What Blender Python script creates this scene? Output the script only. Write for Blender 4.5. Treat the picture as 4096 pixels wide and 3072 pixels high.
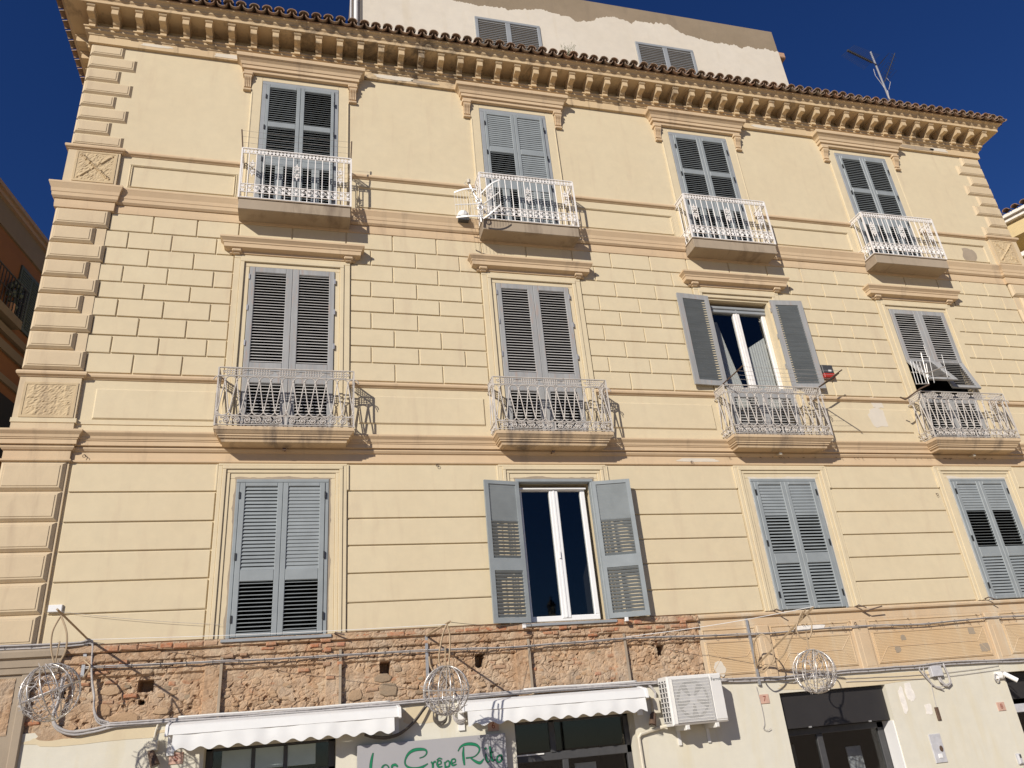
import bpy, math, random
from mathutils import Vector, Matrix, noise
random.seed(7)
sc = bpy.context.scene
for o in list(bpy.data.objects): bpy.data.objects.remove(o)

# ------------------------------------------------------------------ camera
cam_d = bpy.data.cameras.new('camera'); cam = bpy.data.objects.new('camera', cam_d)
sc.collection.objects.link(cam); sc.camera = cam
cam_d.sensor_width = 36; cam_d.lens = 26.9155; cam_d.clip_start = .05; cam_d.clip_end = 3000
_r = (0.96608192, -0.24385654, -0.08496884)
_f = (0.2563826, 0.86639268, 0.42852268)
_u = (-0.03088167, -0.43577255, 0.89952688)
cam.matrix_world = Matrix(((_r[0], _u[0], -_f[0], 0.0), (_r[1], _u[1], -_f[1], -10.4),
                           (_r[2], _u[2], -_f[2], 1.6), (0, 0, 0, 1)))
# ------------------------------------------------------------------ sky, sun, exposure
sun_dir = Vector((-.92, -1, .72)).normalized()          # towards the sun
elev = math.asin(sun_dir.z); rot = math.atan2(sun_dir.x, sun_dir.y)
w = bpy.data.worlds.new('World'); sc.world = w; w.use_nodes = True
nt = w.node_tree; bg = nt.nodes['Background']
sky = nt.nodes.new('ShaderNodeTexSky'); sky.sky_type = 'NISHITA'; sky.sun_disc = False
sky.sun_elevation = elev; sky.sun_rotation = rot; sky.altitude = 0
sky.air_density = 1.0; sky.dust_density = 0.0; sky.ozone_density = 8.0
hs = nt.nodes.new('ShaderNodeHueSaturation'); hs.inputs['Saturation'].default_value = 1.12; hs.inputs['Hue'].default_value = .515
nt.links.new(sky.outputs[0], hs.inputs['Color']); nt.links.new(hs.outputs[0], bg.inputs[0]); bg.inputs[1].default_value = 0.062
sl = bpy.data.lights.new('sun', 'SUN'); sl.energy = 4.8; sl.angle = math.radians(.53); sl.color = (1, .93, .83)
so = bpy.data.objects.new('sun', sl); sc.collection.objects.link(so)
so.rotation_euler = sun_dir.to_track_quat('Z', 'Y').to_euler(); so.location = (-20, -25, 25)
vs = sc.view_settings; vs.view_transform = 'Standard'; vs.look = 'None'; vs.exposure = 0.0; vs.gamma = 1
vs.use_curve_mapping = False
sc.render.engine = 'CYCLES'
sc.cycles.max_bounces = 8; sc.cycles.diffuse_bounces = 4; sc.cycles.glossy_bounces = 4

# ------------------------------------------------------------------ helpers
GZ = -0.7
class MB:
    def __init__(s): s.v = []; s.f = []; s.mi = []
    def add(s, v, f):
        n = len(s.v); s.v += [tuple(p) for p in v]; s.f += [tuple(i + n for i in q) for q in f]; return s
    def box(s, x0, x1, y0, y1, z0, z1):
        return s.add([(x0,y0,z0),(x1,y0,z0),(x1,y1,z0),(x0,y1,z0),(x0,y0,z1),(x1,y0,z1),(x1,y1,z1),(x0,y1,z1)],
                     [(0,3,2,1),(4,5,6,7),(0,1,5,4),(1,2,6,5),(2,3,7,6),(3,0,4,7)])
    def bev(s, x0, x1, y0, y1, z0, z1, b=.006):           # block with a chamfered front
        return s.add([(x0+b,y0,z0+b),(x1-b,y0,z0+b),(x1-b,y0,z1-b),(x0+b,y0,z1-b),
                      (x0,y0+b,z0),(x1,y0+b,z0),(x1,y0+b,z1),(x0,y0+b,z1),
                      (x0,y1,z0),(x1,y1,z0),(x1,y1,z1),(x0,y1,z1)],
                     [(0,1,2,3),(0,4,5,1),(1,5,6,2),(2,6,7,3),(3,7,4,0),(4,8,9,5),(5,9,10,6),(6,10,11,7),(7,11,8,4),(8,11,10,9)])
    def prism(s, poly, a0, a1, axis='x'):                  # poly in the other two axes, extruded along axis
        n = len(poly); P = []
        for a in (a0, a1):
            for (p, q) in poly:
                P.append((a,p,q) if axis=='x' else ((p,a,q) if axis=='y' else (p,q,a)))
        F = [tuple(range(n-1,-1,-1)), tuple(range(n,2*n))]
        for i in range(n): j=(i+1)%n; F.append((i,j,n+j,n+i))
        return s.add(P, F)
    def tube(s, pts, r, n=6, closed=False, r1=None):
        pts = [Vector(p) for p in pts]; m = len(pts)
        if m < 2: return s
        V=[]; F=[]; up=None
        for i,p in enumerate(pts):
            if closed: d = pts[(i+1)%m]-pts[i-1]
            else: d = pts[min(i+1,m-1)]-pts[max(i-1,0)]
            if d.length < 1e-9: d = Vector((0,0,1))
            d.normalize()
            if up is None:
                up = Vector((0,0,1)) if abs(d.z) < .9 else Vector((1,0,0))
            a = d.cross(up)
            if a.length < 1e-6: a = d.orthogonal()
            a.normalize(); b = a.cross(d).normalized(); up = b
            rr = r if r1 is None else r+(r1-r)*i/(m-1)
            for k in range(n):
                t = 2*math.pi*k/n; V.append(p + a*math.cos(t)*rr + b*math.sin(t)*rr)
        for i in range(m if closed else m-1):
            j=(i+1)%m
            for k in range(n):
                l=(k+1)%n; F.append((i*n+k,i*n+l,j*n+l,j*n+k))
        if not closed: F.append(tuple(range(n-1,-1,-1))); F.append(tuple((m-1)*n+k for k in range(n)))
        return s.add(V,F)
    def ball(s, c, r, n=8, m=6):
        V=[];F=[]
        for i in range(m+1):
            t=math.pi*i/m
            for k in range(n):
                a=2*math.pi*k/n; V.append((c[0]+r*math.sin(t)*math.cos(a),c[1]+r*math.sin(t)*math.sin(a),c[2]+r*math.cos(t)))
        for i in range(m):
            for k in range(n):
                l=(k+1)%n; F.append((i*n+k,i*n+l,(i+1)*n+l,(i+1)*n+k))
        return s.add(V,F)
    def sweep(s, prof, path, cap=True):                    # prof: (out, z); path: plan points, outward = right of travel
        n=len(path); m=len(prof); V=[]; F=[]
        nr=[]
        for i in range(n-1):
            dx=path[i+1][0]-path[i][0]; dy=path[i+1][1]-path[i][1]; L=math.hypot(dx,dy); nr.append((dy/L,-dx/L))
        for i in range(n):
            if i==0: ox,oy=nr[0]
            elif i==n-1: ox,oy=nr[-1]
            else:
                a,b=nr[i-1],nr[i]; d=1+a[0]*b[0]+a[1]*b[1]; ox,oy=(a[0]+b[0])/d,(a[1]+b[1])/d
            for (o,z) in prof: V.append((path[i][0]+ox*o, path[i][1]+oy*o, z))
        for i in range(n-1):
            for k in range(m-1): F.append((i*m+k,(i+1)*m+k,(i+1)*m+k+1,i*m+k+1))
        if cap: F.append(tuple(range(m))); F.append(tuple((n-1)*m+k for k in range(m-1,-1,-1)))
        return s.add(V,F)
    def mesh(s, name, mat, smooth=False):
        me=bpy.data.meshes.new(name); me.from_pydata(s.v,[],s.f); me.update()
        if mat is not None: me.materials.append(mat)
        if smooth: me.polygons.foreach_set('use_smooth',[True]*len(me.polygons))
        return me
def link(name, me, parent=None, loc=(0,0,0)):
    o=bpy.data.objects.new(name, me); sc.collection.objects.link(o); o.location=loc
    if parent is not None: o.parent=parent
    return o
def part(name, mb, mat, parent, loc=(0,0,0), smooth=False):
    me = mb if isinstance(mb, bpy.types.Mesh) else mb.mesh(name, mat, smooth)
    o = link(name, me, parent, loc)
    if parent is not None and parent.type=='EMPTY':
        o.matrix_parent_inverse = Matrix.Translation(-parent.location)
    return o
def tag(o, label, cat, group=None, kind=None):
    o['label']=label; o['category']=cat
    if group: o['group']=group
    if kind: o['kind']=kind
    return o
def thing(name, label, cat, loc, group=None):
    o=bpy.data.objects.new(name,None); sc.collection.objects.link(o); o.location=loc; o.empty_display_size=.2
    return tag(o,label,cat,group)
def struct(name, mb, mat):
    o=link(name, mb.mesh(name,mat)); o['kind']='structure'; return o

# ------------------------------------------------------------------ materials
def mat(name, build):
    m=bpy.data.materials.new(name); m.use_nodes=True; t=m.node_tree; b=t.nodes['Principled BSDF']; build(t,b); return m
def N(t, typ, **k):
    n=t.nodes.new(typ)
    for a,v in k.items(): setattr(n,a,v)
    return n
def coords(t, scale=(1,1,1)):
    g=N(t,'ShaderNodeNewGeometry'); mp=N(t,'ShaderNodeMapping'); mp.inputs['Scale'].default_value=scale
    t.links.new(g.outputs['Position'],mp.inputs[0]); return mp.outputs[0]
def nz(t, co, scale, detail=4, rough=.55, dist=0):
    n=N(t,'ShaderNodeTexNoise'); n.inputs['Scale'].default_value=scale; n.inputs['Detail'].default_value=detail
    n.inputs['Roughness'].default_value=rough; n.inputs['Distortion'].default_value=dist
    t.links.new(co,n.inputs['Vector']); return n.outputs['Fac']
def ramp(t, fac, stops):
    r=N(t,'ShaderNodeValToRGB'); e=r.color_ramp.elements
    while len(e)<len(stops): e.new(.5)
    for i,(p,c) in enumerate(stops): e[i].position=p; e[i].color=(*c,1) if len(c)==3 else c
    t.links.new(fac,r.inputs[0]); return r.outputs[0]
def mixc(t, fac, a, b, blend='MIX'):
    m=N(t,'ShaderNodeMix',data_type='RGBA',blend_type=blend)
    if isinstance(fac,(int,float)): m.inputs[0].default_value=fac
    else: t.links.new(fac,m.inputs[0])
    for i,c in ((6,a),(7,b)):
        if isinstance(c,tuple): m.inputs[i].default_value=(*c,1)
        else: t.links.new(c,m.inputs[i])
    return m.outputs[2]
def bump(t, b, h, strength=.3, dist=.01, prev=None):
    n=N(t,'ShaderNodeBump'); n.inputs['Strength'].default_value=strength; n.inputs['Distance'].default_value=dist
    t.links.new(h,n.inputs['Height'])
    if prev is not None: t.links.new(prev,n.inputs['Normal'])
    t.links.new(n.outputs[0],b.inputs['Normal']); return n.outputs[0]
def plaster(c0, c1, stain=(.30,.24,.18), amt=.45, stain_lo=.60, rough=.9, bstr=.25):
    def f(t,b):
        co=coords(t); fine=coords(t,(1,1,1)); st=coords(t,(2.2,1,.35))
        base=mixc(t, ramp(t,nz(t,co,.9,5),[(.32,(0,0,0)),(.68,(1,1,1))]), c0, c1)
        mott=ramp(t,nz(t,co,5.5,6,.65),[(.3,(.955,.955,.955)),(.7,(1.03,1.025,1.015))])
        base=mixc(t,1.0,base,mott,'MULTIPLY')
        sm=ramp(t,nz(t,st,1.7,6,.62,.4),[(stain_lo,(0,0,0)),(stain_lo+.2,(amt,amt,amt))])
        base=mixc(t,sm,base,stain)
        t.links.new(base,b.inputs['Base Color']); b.inputs['Roughness'].default_value=rough
        b.inputs['Specular IOR Level'].default_value=.25
        p=bump(t,b,nz(t,fine,5,3,.5),bstr*.8,.012); bump(t,b,nz(t,fine,90,3,.6),bstr,.002,p)
    return f
def simple(c, rough=.5, metal=0., var=.12, scale=14, bstr=.08, spec=.5):
    def f(t,b):
        co=coords(t)
        k=tuple(max(0,x*(1-var)) for x in c); l=tuple(min(1,x*(1+var)) for x in c)
        t.links.new(mixc(t,ramp(t,nz(t,co,scale,5,.6),[(.3,(0,0,0)),(.7,(1,1,1))]),k,l),b.inputs['Base Color'])
        b.inputs['Roughness'].default_value=rough; b.inputs['Metallic'].default_value=metal
        b.inputs['Specular IOR Level'].default_value=spec
        if bstr: bump(t,b,nz(t,co,scale*4,3),bstr,.003)
    return f
def weathered(c, under, lo=.55, scale=6, sc3=(1,1,1), rough=.75, bstr=.3):
    def f(t,b):
        co=coords(t,sc3)
        m=ramp(t,nz(t,co,scale,7,.7,.3),[(lo,(0,0,0)),(lo+.09,(1,1,1))])
        a=mixc(t,ramp(t,nz(t,co,scale*.4,4),[(.3,(0,0,0)),(.7,(1,1,1))]),tuple(x*.86 for x in c),tuple(min(1,x*1.08) for x in c))
        t.links.new(mixc(t,m,a,under),b.inputs['Base Color']); b.inputs['Roughness'].default_value=rough
        b.inputs['Specular IOR Level'].default_value=.3
        bump(t,b,nz(t,co,scale*6,4),bstr,.003)
    return f
M={}
M['plaster']=mat('cream_plaster',plaster((.645,.555,.385),(.62,.525,.36),stain=(.50,.39,.275),amt=.42,stain_lo=.55,bstr=.15))
M['moulding']=mat('peach_moulding',plaster((.62,.48,.315),(.59,.44,.285),stain=(.30,.23,.165),amt=.55,stain_lo=.57))  # warmer than the wall plaster: bounced light is put into the colour
def f_cornice(t,b):
    plaster((.60,.465,.29),(.56,.42,.26),stain=(.10,.075,.06),amt=.85,stain_lo=.56)(t,b)
    src=b.inputs['Base Color'].links[0].from_socket; co=coords(t); sx=N(t,'ShaderNodeSeparateXYZ'); t.links.new(co,sx.inputs[0])
    up=N(t,'ShaderNodeMapRange',interpolation_type='SMOOTHSTEP'); up.inputs[1].default_value=-2.2; up.inputs[2].default_value=.6; t.links.new(sx.outputs[0],up.inputs[0])
    dn=N(t,'ShaderNodeMapRange',interpolation_type='SMOOTHSTEP'); dn.inputs[1].default_value=3.9; dn.inputs[2].default_value=2.0; t.links.new(sx.outputs[0],dn.inputs[0])
    mm=N(t,'ShaderNodeMath',operation='MULTIPLY'); t.links.new(up.outputs[0],mm.inputs[0]); t.links.new(dn.outputs[0],mm.inputs[1])
    nn=ramp(t,nz(t,co,3.2,6,.7,.5),[(.46,(0,0,0)),(.62,(.7,.7,.7))]); m2=N(t,'ShaderNodeMath',operation='MULTIPLY'); t.links.new(mm.outputs[0],m2.inputs[0]); t.links.new(nn,m2.inputs[1])
    t.links.new(mixc(t,m2.outputs[0],src,(.085,.07,.06)),b.inputs['Base Color'])       # mould and soot where the eaves leaked
M['cornice']=mat('sooty_cornice',f_cornice)
M['quoin']=mat('quoin_plaster',plaster((.61,.50,.34),(.58,.465,.315),stain=(.36,.27,.19),amt=.5,stain_lo=.55,bstr=.4))
M['rough_panel']=mat('rough_stucco',plaster((.58,.46,.29),(.54,.42,.26),stain=(.33,.24,.16),amt=.5,stain_lo=.5,bstr=1.0))
M['shop_wall']=mat('shopfront_plaster',plaster((.66,.635,.545),(.64,.605,.50),stain=(.61,.54,.37),amt=.6,stain_lo=.52))
M['ochre']=mat('ochre_plaster',plaster((.56,.405,.25),(.58,.46,.315),stain=(.60,.53,.41),amt=.85,stain_lo=.5,bstr=.5))
M['white_house']=mat('white_plaster',plaster((.66,.605,.515),(.63,.57,.475),stain=(.55,.47,.34),amt=.5,stain_lo=.58))
M['cement']=mat('raw_cement',plaster((.26,.205,.14),(.30,.235,.165),stain=(.19,.15,.11),amt=.5,stain_lo=.55,bstr=.4))
M['mortar']=mat('mortar_patch',plaster((.33,.27,.20),(.40,.33,.25),stain=(.24,.20,.16),amt=.5,stain_lo=.5,bstr=.6))
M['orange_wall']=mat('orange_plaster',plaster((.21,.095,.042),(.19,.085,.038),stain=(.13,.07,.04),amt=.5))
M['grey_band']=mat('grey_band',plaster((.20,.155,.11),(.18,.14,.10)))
M['right_wall']=mat('right_plaster',plaster((.66,.53,.29),(.62,.49,.27)))
M['white_trim']=mat('white_trim',simple((.78,.74,.68),.7))
M['slab_concrete']=mat('balcony_concrete',plaster((.40,.33,.25),(.35,.285,.21),stain=(.16,.12,.09),amt=.7,stain_lo=.52,bstr=.5))
M['slab_mould']=mat('balcony_moulded',plaster((.60,.46,.30),(.54,.41,.27),stain=(.17,.14,.12),amt=.8,stain_lo=.50,bstr=.4))
M['iron_white']=mat('white_iron',simple((.80,.77,.74),.45,0,.06,30,.05))
M['iron_old']=mat('old_iron',weathered((.54,.505,.465),(.27,.225,.19),.57,22))
M['alu']=mat('grey_aluminium',simple((.268,.296,.306),.48,0,.09,4,.02,.4))
M['alu_frame']=mat('grey_frame',simple((.29,.308,.322),.5,0,.08,4,.03,.4))
M['wood']=mat('weathered_wood',weathered((.33,.335,.335),(.36,.30,.27),.55,5,(6,6,.7),.8,.5))
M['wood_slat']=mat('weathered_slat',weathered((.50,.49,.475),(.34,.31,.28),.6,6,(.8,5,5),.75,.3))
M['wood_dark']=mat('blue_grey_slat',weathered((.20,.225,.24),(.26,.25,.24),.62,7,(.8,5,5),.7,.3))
M['black']=mat('black_iron',simple((.02,.02,.02),.5))
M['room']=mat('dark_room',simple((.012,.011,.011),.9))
M['rust']=mat('rusty_iron',simple((.12,.075,.05),.8,.2))
M['pvc']=mat('white_pvc',simple((.80,.80,.79),.3,0,.02,6,0))
M['awning']=mat('white_awning',simple((.74,.745,.735),.75,0,.03,5,.1))
M['ac']=mat('ac_casing',simple((.70,.69,.66),.45,0,.03,6,.02))
M['dark_grey']=mat('dark_grey',simple((.06,.06,.062),.5))
M['panel_black']=mat('black_panel',simple((.026,.024,.024),.55,0,.1,3,.05))
M['sign']=mat('sign_grey',simple((.37,.365,.375),.4,0,.03,3,.02))
M['green']=mat('sign_green',simple((.01,.19,.085),.45,0,.05))
M['ink']=mat('sign_ink',simple((.04,.05,.05),.5))
M['cable']=mat('grey_cable',simple((.42,.40,.39),.55,0,.15,20))
M['cable_dark']=mat('dark_cable',simple((.10,.085,.07),.6))
M['cable_tan']=mat('tan_rope',simple((.40,.30,.19),.75))
M['galv']=mat('galvanised',simple((.55,.54,.52),.35,.6,.12,20))
M['wire']=mat('wire_silver',simple((.66,.63,.59),.33,.7,.2,40))
M['box_grey']=mat('grey_box',simple((.50,.50,.52),.5))
M['box_cream']=mat('cream_box',simple((.62,.57,.46),.5))
M['plaque']=mat('pink_plaque',simple((.56,.36,.28),.6))
M['number']=mat('number_paint',simple((.25,.06,.04),.6))
M['red']=mat('red_box',simple((.38,.03,.02),.5))
M['brass']=mat('pale_lamp',simple((.55,.5,.42),.4))
M['curtain']=mat('curtain',simple((.62,.60,.58),.9,0,.05,20,.1))
M['frosted']=mat('frosted_pane',simple((.42,.50,.48),.35,0,.1,3,0))
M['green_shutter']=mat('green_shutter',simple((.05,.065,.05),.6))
M['pave']=mat('pavement',simple((.34,.27,.19),.9,0,.15,2,.2))
M['rebar']=mat('nail',simple((.14,.10,.08),.7,.3))
M['plant']=mat('dry_plant',simple((.11,.12,.045),.8,0,.3,30))
def f_tile(t,b):
    co=coords(t); oi=N(t,'ShaderNodeObjectInfo')
    c=ramp(t,oi.outputs['Random'],[(0,(.26,.16,.105)),(.35,(.31,.20,.135)),(.7,(.28,.205,.15)),(1,(.36,.20,.12))])
    c=mixc(t,ramp(t,nz(t,co,9,6,.7),[(.48,(0,0,0)),(.62,(.75,.75,.75))]),c,(.25,.215,.165))
    t.links.new(c,b.inputs['Base Color']); b.inputs['Roughness'].default_value=.95
    bump(t,b,nz(t,co,60,4),.5,.006)
M['tile']=mat('clay_tile',f_tile)
def f_brick(t,b):
    co=coords(t); oi=N(t,'ShaderNodeObjectInfo')
    c=ramp(t,oi.outputs['Random'],[(0,(.42,.16,.075)),(.3,(.45,.22,.12)),(.6,(.38,.23,.14)),(.85,(.46,.31,.20)),(1,(.44,.17,.10))])
    c=mixc(t,ramp(t,nz(t,co,22,6,.7),[(.45,(0,0,0)),(.66,(.8,.8,.8))]),c,(.42,.30,.20))
    t.links.new(c,b.inputs['Base Color']); b.inputs['Roughness'].default_value=.95
    bump(t,b,nz(t,co,50,5,.7),.8,.012)
M['brick']=mat('old_brick',f_brick)
def f_stone(t,b):
    co=coords(t); oi=N(t,'ShaderNodeObjectInfo')
    c=ramp(t,oi.outputs['Random'],[(0,(.25,.16,.10)),(.2,(.30,.25,.175)),(.4,(.42,.27,.155)),(.7,(.44,.30,.18)),(1,(.50,.36,.23))])
    c=mixc(t,ramp(t,nz(t,co,14,6,.7),[(.4,(0,0,0)),(.7,(.55,.55,.55))]),c,(.40,.27,.165))
    t.links.new(c,b.inputs['Base Color']); b.inputs['Roughness'].default_value=.95
    bump(t,b,nz(t,co,40,5,.7),.8,.012)
M['stone']=mat('rubble_stone',f_stone)
def f_rubble(t,b):
    co=coords(t)
    c=ramp(t,nz(t,co,2.3,5,.6),[(.25,(.42,.275,.17)),(.42,(.47,.325,.21)),(.58,(.49,.37,.26)),(.75,(.37,.305,.24))])
    v=N(t,'ShaderNodeTexVoronoi'); v.inputs['Scale'].default_value=13; t.links.new(co,v.inputs['Vector'])
    vc=ramp(t,v.outputs['Color'],[(.2,(.80,.74,.68)),(.5,(1,1,1)),(.85,(1.12,1.08,1.02))])
    c=mixc(t,.8,c,vc,'MULTIPLY')
    c=mixc(t,ramp(t,nz(t,co,5,6,.7,.5),[(.55,(0,0,0)),(.64,(.85,.85,.85))]),c,(.54,.42,.29))
    c=mixc(t,ramp(t,nz(t,coords(t,(1,1,2.5)),4,4,.6),[(.62,(0,0,0)),(.67,(.6,.6,.6))]),c,(.42,.20,.11))
    t.links.new(c,b.inputs['Base Color']); b.inputs['Roughness'].default_value=.97
    b.inputs['Specular IOR Level'].default_value=.1
    p=bump(t,b,nz(t,co,28,6,.7),.9,.02); bump(t,b,nz(t,co,120,3,.7),.6,.004,p)
M['rubble']=mat('rubble_masonry',f_rubble)
def f_combed(t,b):
    plaster((.56,.39,.22),(.58,.45,.29),stain=(.60,.51,.37),amt=.75,stain_lo=.54)(t,b)
    wv=N(t,'ShaderNodeTexWave',wave_type='BANDS',bands_direction='Z'); wv.inputs['Scale'].default_value=14
    wv.inputs['Distortion'].default_value=1.2; wv.inputs['Detail'].default_value=1
    t.links.new(coords(t),wv.inputs['Vector']); bump(t,b,wv.outputs['Fac'],.5,.006)
M['combed']=mat('combed_stucco',f_combed)
def f_glass(t,b):
    t.nodes.remove(b); out=t.nodes['Material Output']
    g=N(t,'ShaderNodeBsdfGlossy'); g.inputs['Roughness'].default_value=.02; g.inputs['Color'].default_value=(.9,.85,.8,1)
    tr=N(t,'ShaderNodeBsdfTransparent'); tr.inputs['Color'].default_value=(.86,.88,.88,1)
    fr=N(t,'ShaderNodeFresnel'); ge=N(t,'ShaderNodeNewGeometry'); mr=N(t,'ShaderNodeMapRange'); mr.inputs[3].default_value=1.5; mr.inputs[4].default_value=1/1.5
    t.links.new(ge.outputs['Backfacing'],mr.inputs[0]); t.links.new(mr.outputs[0],fr.inputs['IOR'])
    mx=N(t,'ShaderNodeMixShader'); t.links.new(fr.outputs[0],mx.inputs[0]); t.links.new(tr.outputs[0],mx.inputs[1]); t.links.new(g.outputs[0],mx.inputs[2])
    t.links.new(mx.outputs[0],out.inputs[0])
M['glass']=mat('window_glass',f_glass)

# ================================================================== SETTING
g=MB(); g.add([(-400,-400,GZ),(400,-400,GZ),(400,400,GZ),(-400,400,GZ)],[(0,1,2,3)]); struct('ground',g,M['pave'])

CX=[-.29,3.585,7.475,11.367]
XL,XR=-3.68,14.66
mir=lambda x:10.98-x
pal=thing('palazzo','cream four storey corner palazzo with grey shutters and white iron balconies','building',(5.49,5,GZ))
BASE=3.13
# ---- walls with real openings
def sheet(mb, x0,x1,z0,z1, holes, y0=0., y1=.28):
    xs=sorted({x0,x1,*[h[0] for h in holes],*[h[1] for h in holes]}); zs=sorted({z0,z1,*[h[2] for h in holes],*[h[3] for h in holes]})
    xs=[x for x in xs if x0<=x<=x1]; zs=[z for z in zs if z0<=z<=z1]
    for i in range(len(xs)-1):
        for j in range(len(zs)-1):
            cx,cz=(xs[i]+xs[i+1])/2,(zs[j]+zs[j+1])/2
            if any(h[0]<cx<h[1] and h[2]<cz<h[3] for h in holes): continue
            mb.add([(xs[i],y0,zs[j]),(xs[i+1],y0,zs[j]),(xs[i+1],y0,zs[j+1]),(xs[i],y0,zs[j+1])],[(0,1,2,3)])
    for (a,b,c,d) in holes:
        c2=max(c,z0)
        mb.add([(a,y0,c2),(a,y1,c2),(a,y1,d),(a,y0,d)],[(0,1,2,3)]); mb.add([(b,y0,c2),(b,y1,c2),(b,y1,d),(b,y0,d)],[(3,2,1,0)])
        mb.add([(a,y0,d),(b,y0,d),(b,y1,d),(a,y1,d)],[(0,1,2,3)])
        if c>z0: mb.add([(a,y0,c),(b,y0,c),(b,y1,c),(a,y1,c)],[(3,2,1,0)])
W3=[(c-.60,c+.60,9.60,12.45) for c in CX]; W2=[(c-.60,c+.60,5.80,8.56) for c in CX]; W1=[(c-.56,c+.56,3.10,5.13) for c in CX]
RUB=(-2.95,5.50,2.21,3.105)
OPEN=[W1[1],W2[2]]; SHUT=[h for h in W1+W2+W3 if h not in OPEN]
wall_mb=MB(); allh=[(a,b,max(c,3.105),d) for a,b,c,d in W1]+W2+W3
sheet(wall_mb,XL,XR,3.105,13.4,allh,0.,.03)
for (a,b,c,d) in OPEN:
    for q in (((a,.03,c),(a,.28,c),(a,.28,d),(a,.03,d)),((b,.03,c),(b,.28,c),(b,.28,d),(b,.03,d)),((a,.03,d),(b,.03,d),(b,.28,d),(a,.28,d)),((a,.03,c),(b,.03,c),(b,.28,c),(a,.28,c))): wall_mb.add(q,[(0,1,2,3)])
sheet(wall_mb,XL,RUB[0],2.21,3.105,[]); sheet(wall_mb,RUB[1],XR,2.21,3.105,[])
for x,s in ((XL,1),(XR,-1)): wall_mb.add([(x,0,GZ),(x,10,GZ),(x,10,13.4),(x,0,13.4)],[(0,1,2,3)])
wall_mb.add([(XL,10,GZ),(XR,10,GZ),(XR,10,13.4),(XL,10,13.4)],[(0,1,2,3)])
wall_mb.add([(XL,0,13.4),(XR,0,13.4),(XR,10,13.4),(XL,10,13.4)],[(0,1,2,3)])
wall_mb.add([(RUB[0],.3,RUB[2]),(RUB[1],.3,RUB[2]),(RUB[1],.3,RUB[3]),(RUB[0],.3,RUB[3])],[(0,1,2,3)])
wall=part('wall',wall_mb,M['plaster'],pal)
DOORS=[(-1.04,.452,GZ,1.90),(2.68,4.33,GZ,1.90),(6.58,8.36,GZ,1.985),(10.56,12.3,GZ,2.02)]
sw=MB(); sheet(sw,XL,XR,GZ,2.21,DOORS,-.004,.34); part('shopfront_wall',sw,M['shop_wall'],pal)
# dark rooms behind the openings
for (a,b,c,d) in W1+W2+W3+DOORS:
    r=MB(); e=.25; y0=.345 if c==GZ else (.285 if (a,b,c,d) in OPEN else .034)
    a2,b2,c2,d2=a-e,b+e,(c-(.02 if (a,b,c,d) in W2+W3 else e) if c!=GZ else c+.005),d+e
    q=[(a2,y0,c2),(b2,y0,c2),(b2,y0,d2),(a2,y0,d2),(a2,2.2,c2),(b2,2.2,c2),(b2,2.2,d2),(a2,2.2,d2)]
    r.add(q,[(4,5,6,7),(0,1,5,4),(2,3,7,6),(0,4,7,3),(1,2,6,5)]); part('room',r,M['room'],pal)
# ---- string courses, cornices
PF=.05
PL=(-3.70,-2.955); PR=(mir(-2.955),mir(-3.70))
left=[(PL[0],6),(PL[0],-PF),(PL[1],-PF),(PL[1],0)]; right=[(PR[0],0),(PR[0],-PF),(PR[1],-PF),(PR[1],6)]
def segs(h):
    out=[left+[(CX[0]-h,0)]]
    for a,b in zip(CX,CX[1:]): out.append([(a+h,0),(b-h,0)])
    return out+[[(CX[3]+h,0)]+right]
S3=[(0,10.535),(.015,10.54),(.02,10.55),(.045,10.565),(.052,10.59),(.045,10.615),(.02,10.628),(0,10.632)]
S2=[(o,z-3.935) for o,z in S3]
for i,pth in enumerate(segs(.86)):
    m=MB(); m.sweep(S3,pth); part('string_course',m,M['moulding'],pal)
    m=MB(); m.sweep(S2,pth); part('string_course',m,M['moulding'],pal)
    m=MB(); m.sweep([(0,9.545),(.05,9.55),(.075,9.58),(.08,9.635),(.088,9.645),(.095,9.70),(.125,9.775),(.13,9.785),(.13,9.812),(0,9.835)],pth); part('floor_cornice',m,M['moulding'],pal)
full=left+right
m=MB(); m.sweep([(0,9.392),(.03,9.40),(.034,9.45),(.036,9.538),(.0,9.544)],full); part('floor_cornice',m,M['moulding'],pal)
m=MB(); m.sweep([(0,5.398),(.028,5.41),(.03,5.432),(.012,5.438),(.012,5.548),(.03,5.556),(.05,5.585),(.05,5.60),(.035,5.615),(.075,5.622),(.075,5.68),(.086,5.686),(.086,5.70),(.096,5.705),(.105,5.74),(.135,5.775),(.14,5.785),(.14,5.805),(0,5.83)],full); part('floor_cornice',m,M['moulding'],pal)
m=MB(); m.sweep([(0,5.94),(.012,5.945),(.012,6.005),(0,6.01)],left+[(CX[0]-.87,0)]); part('plinth_band',m,M['plaster'],pal)
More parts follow.
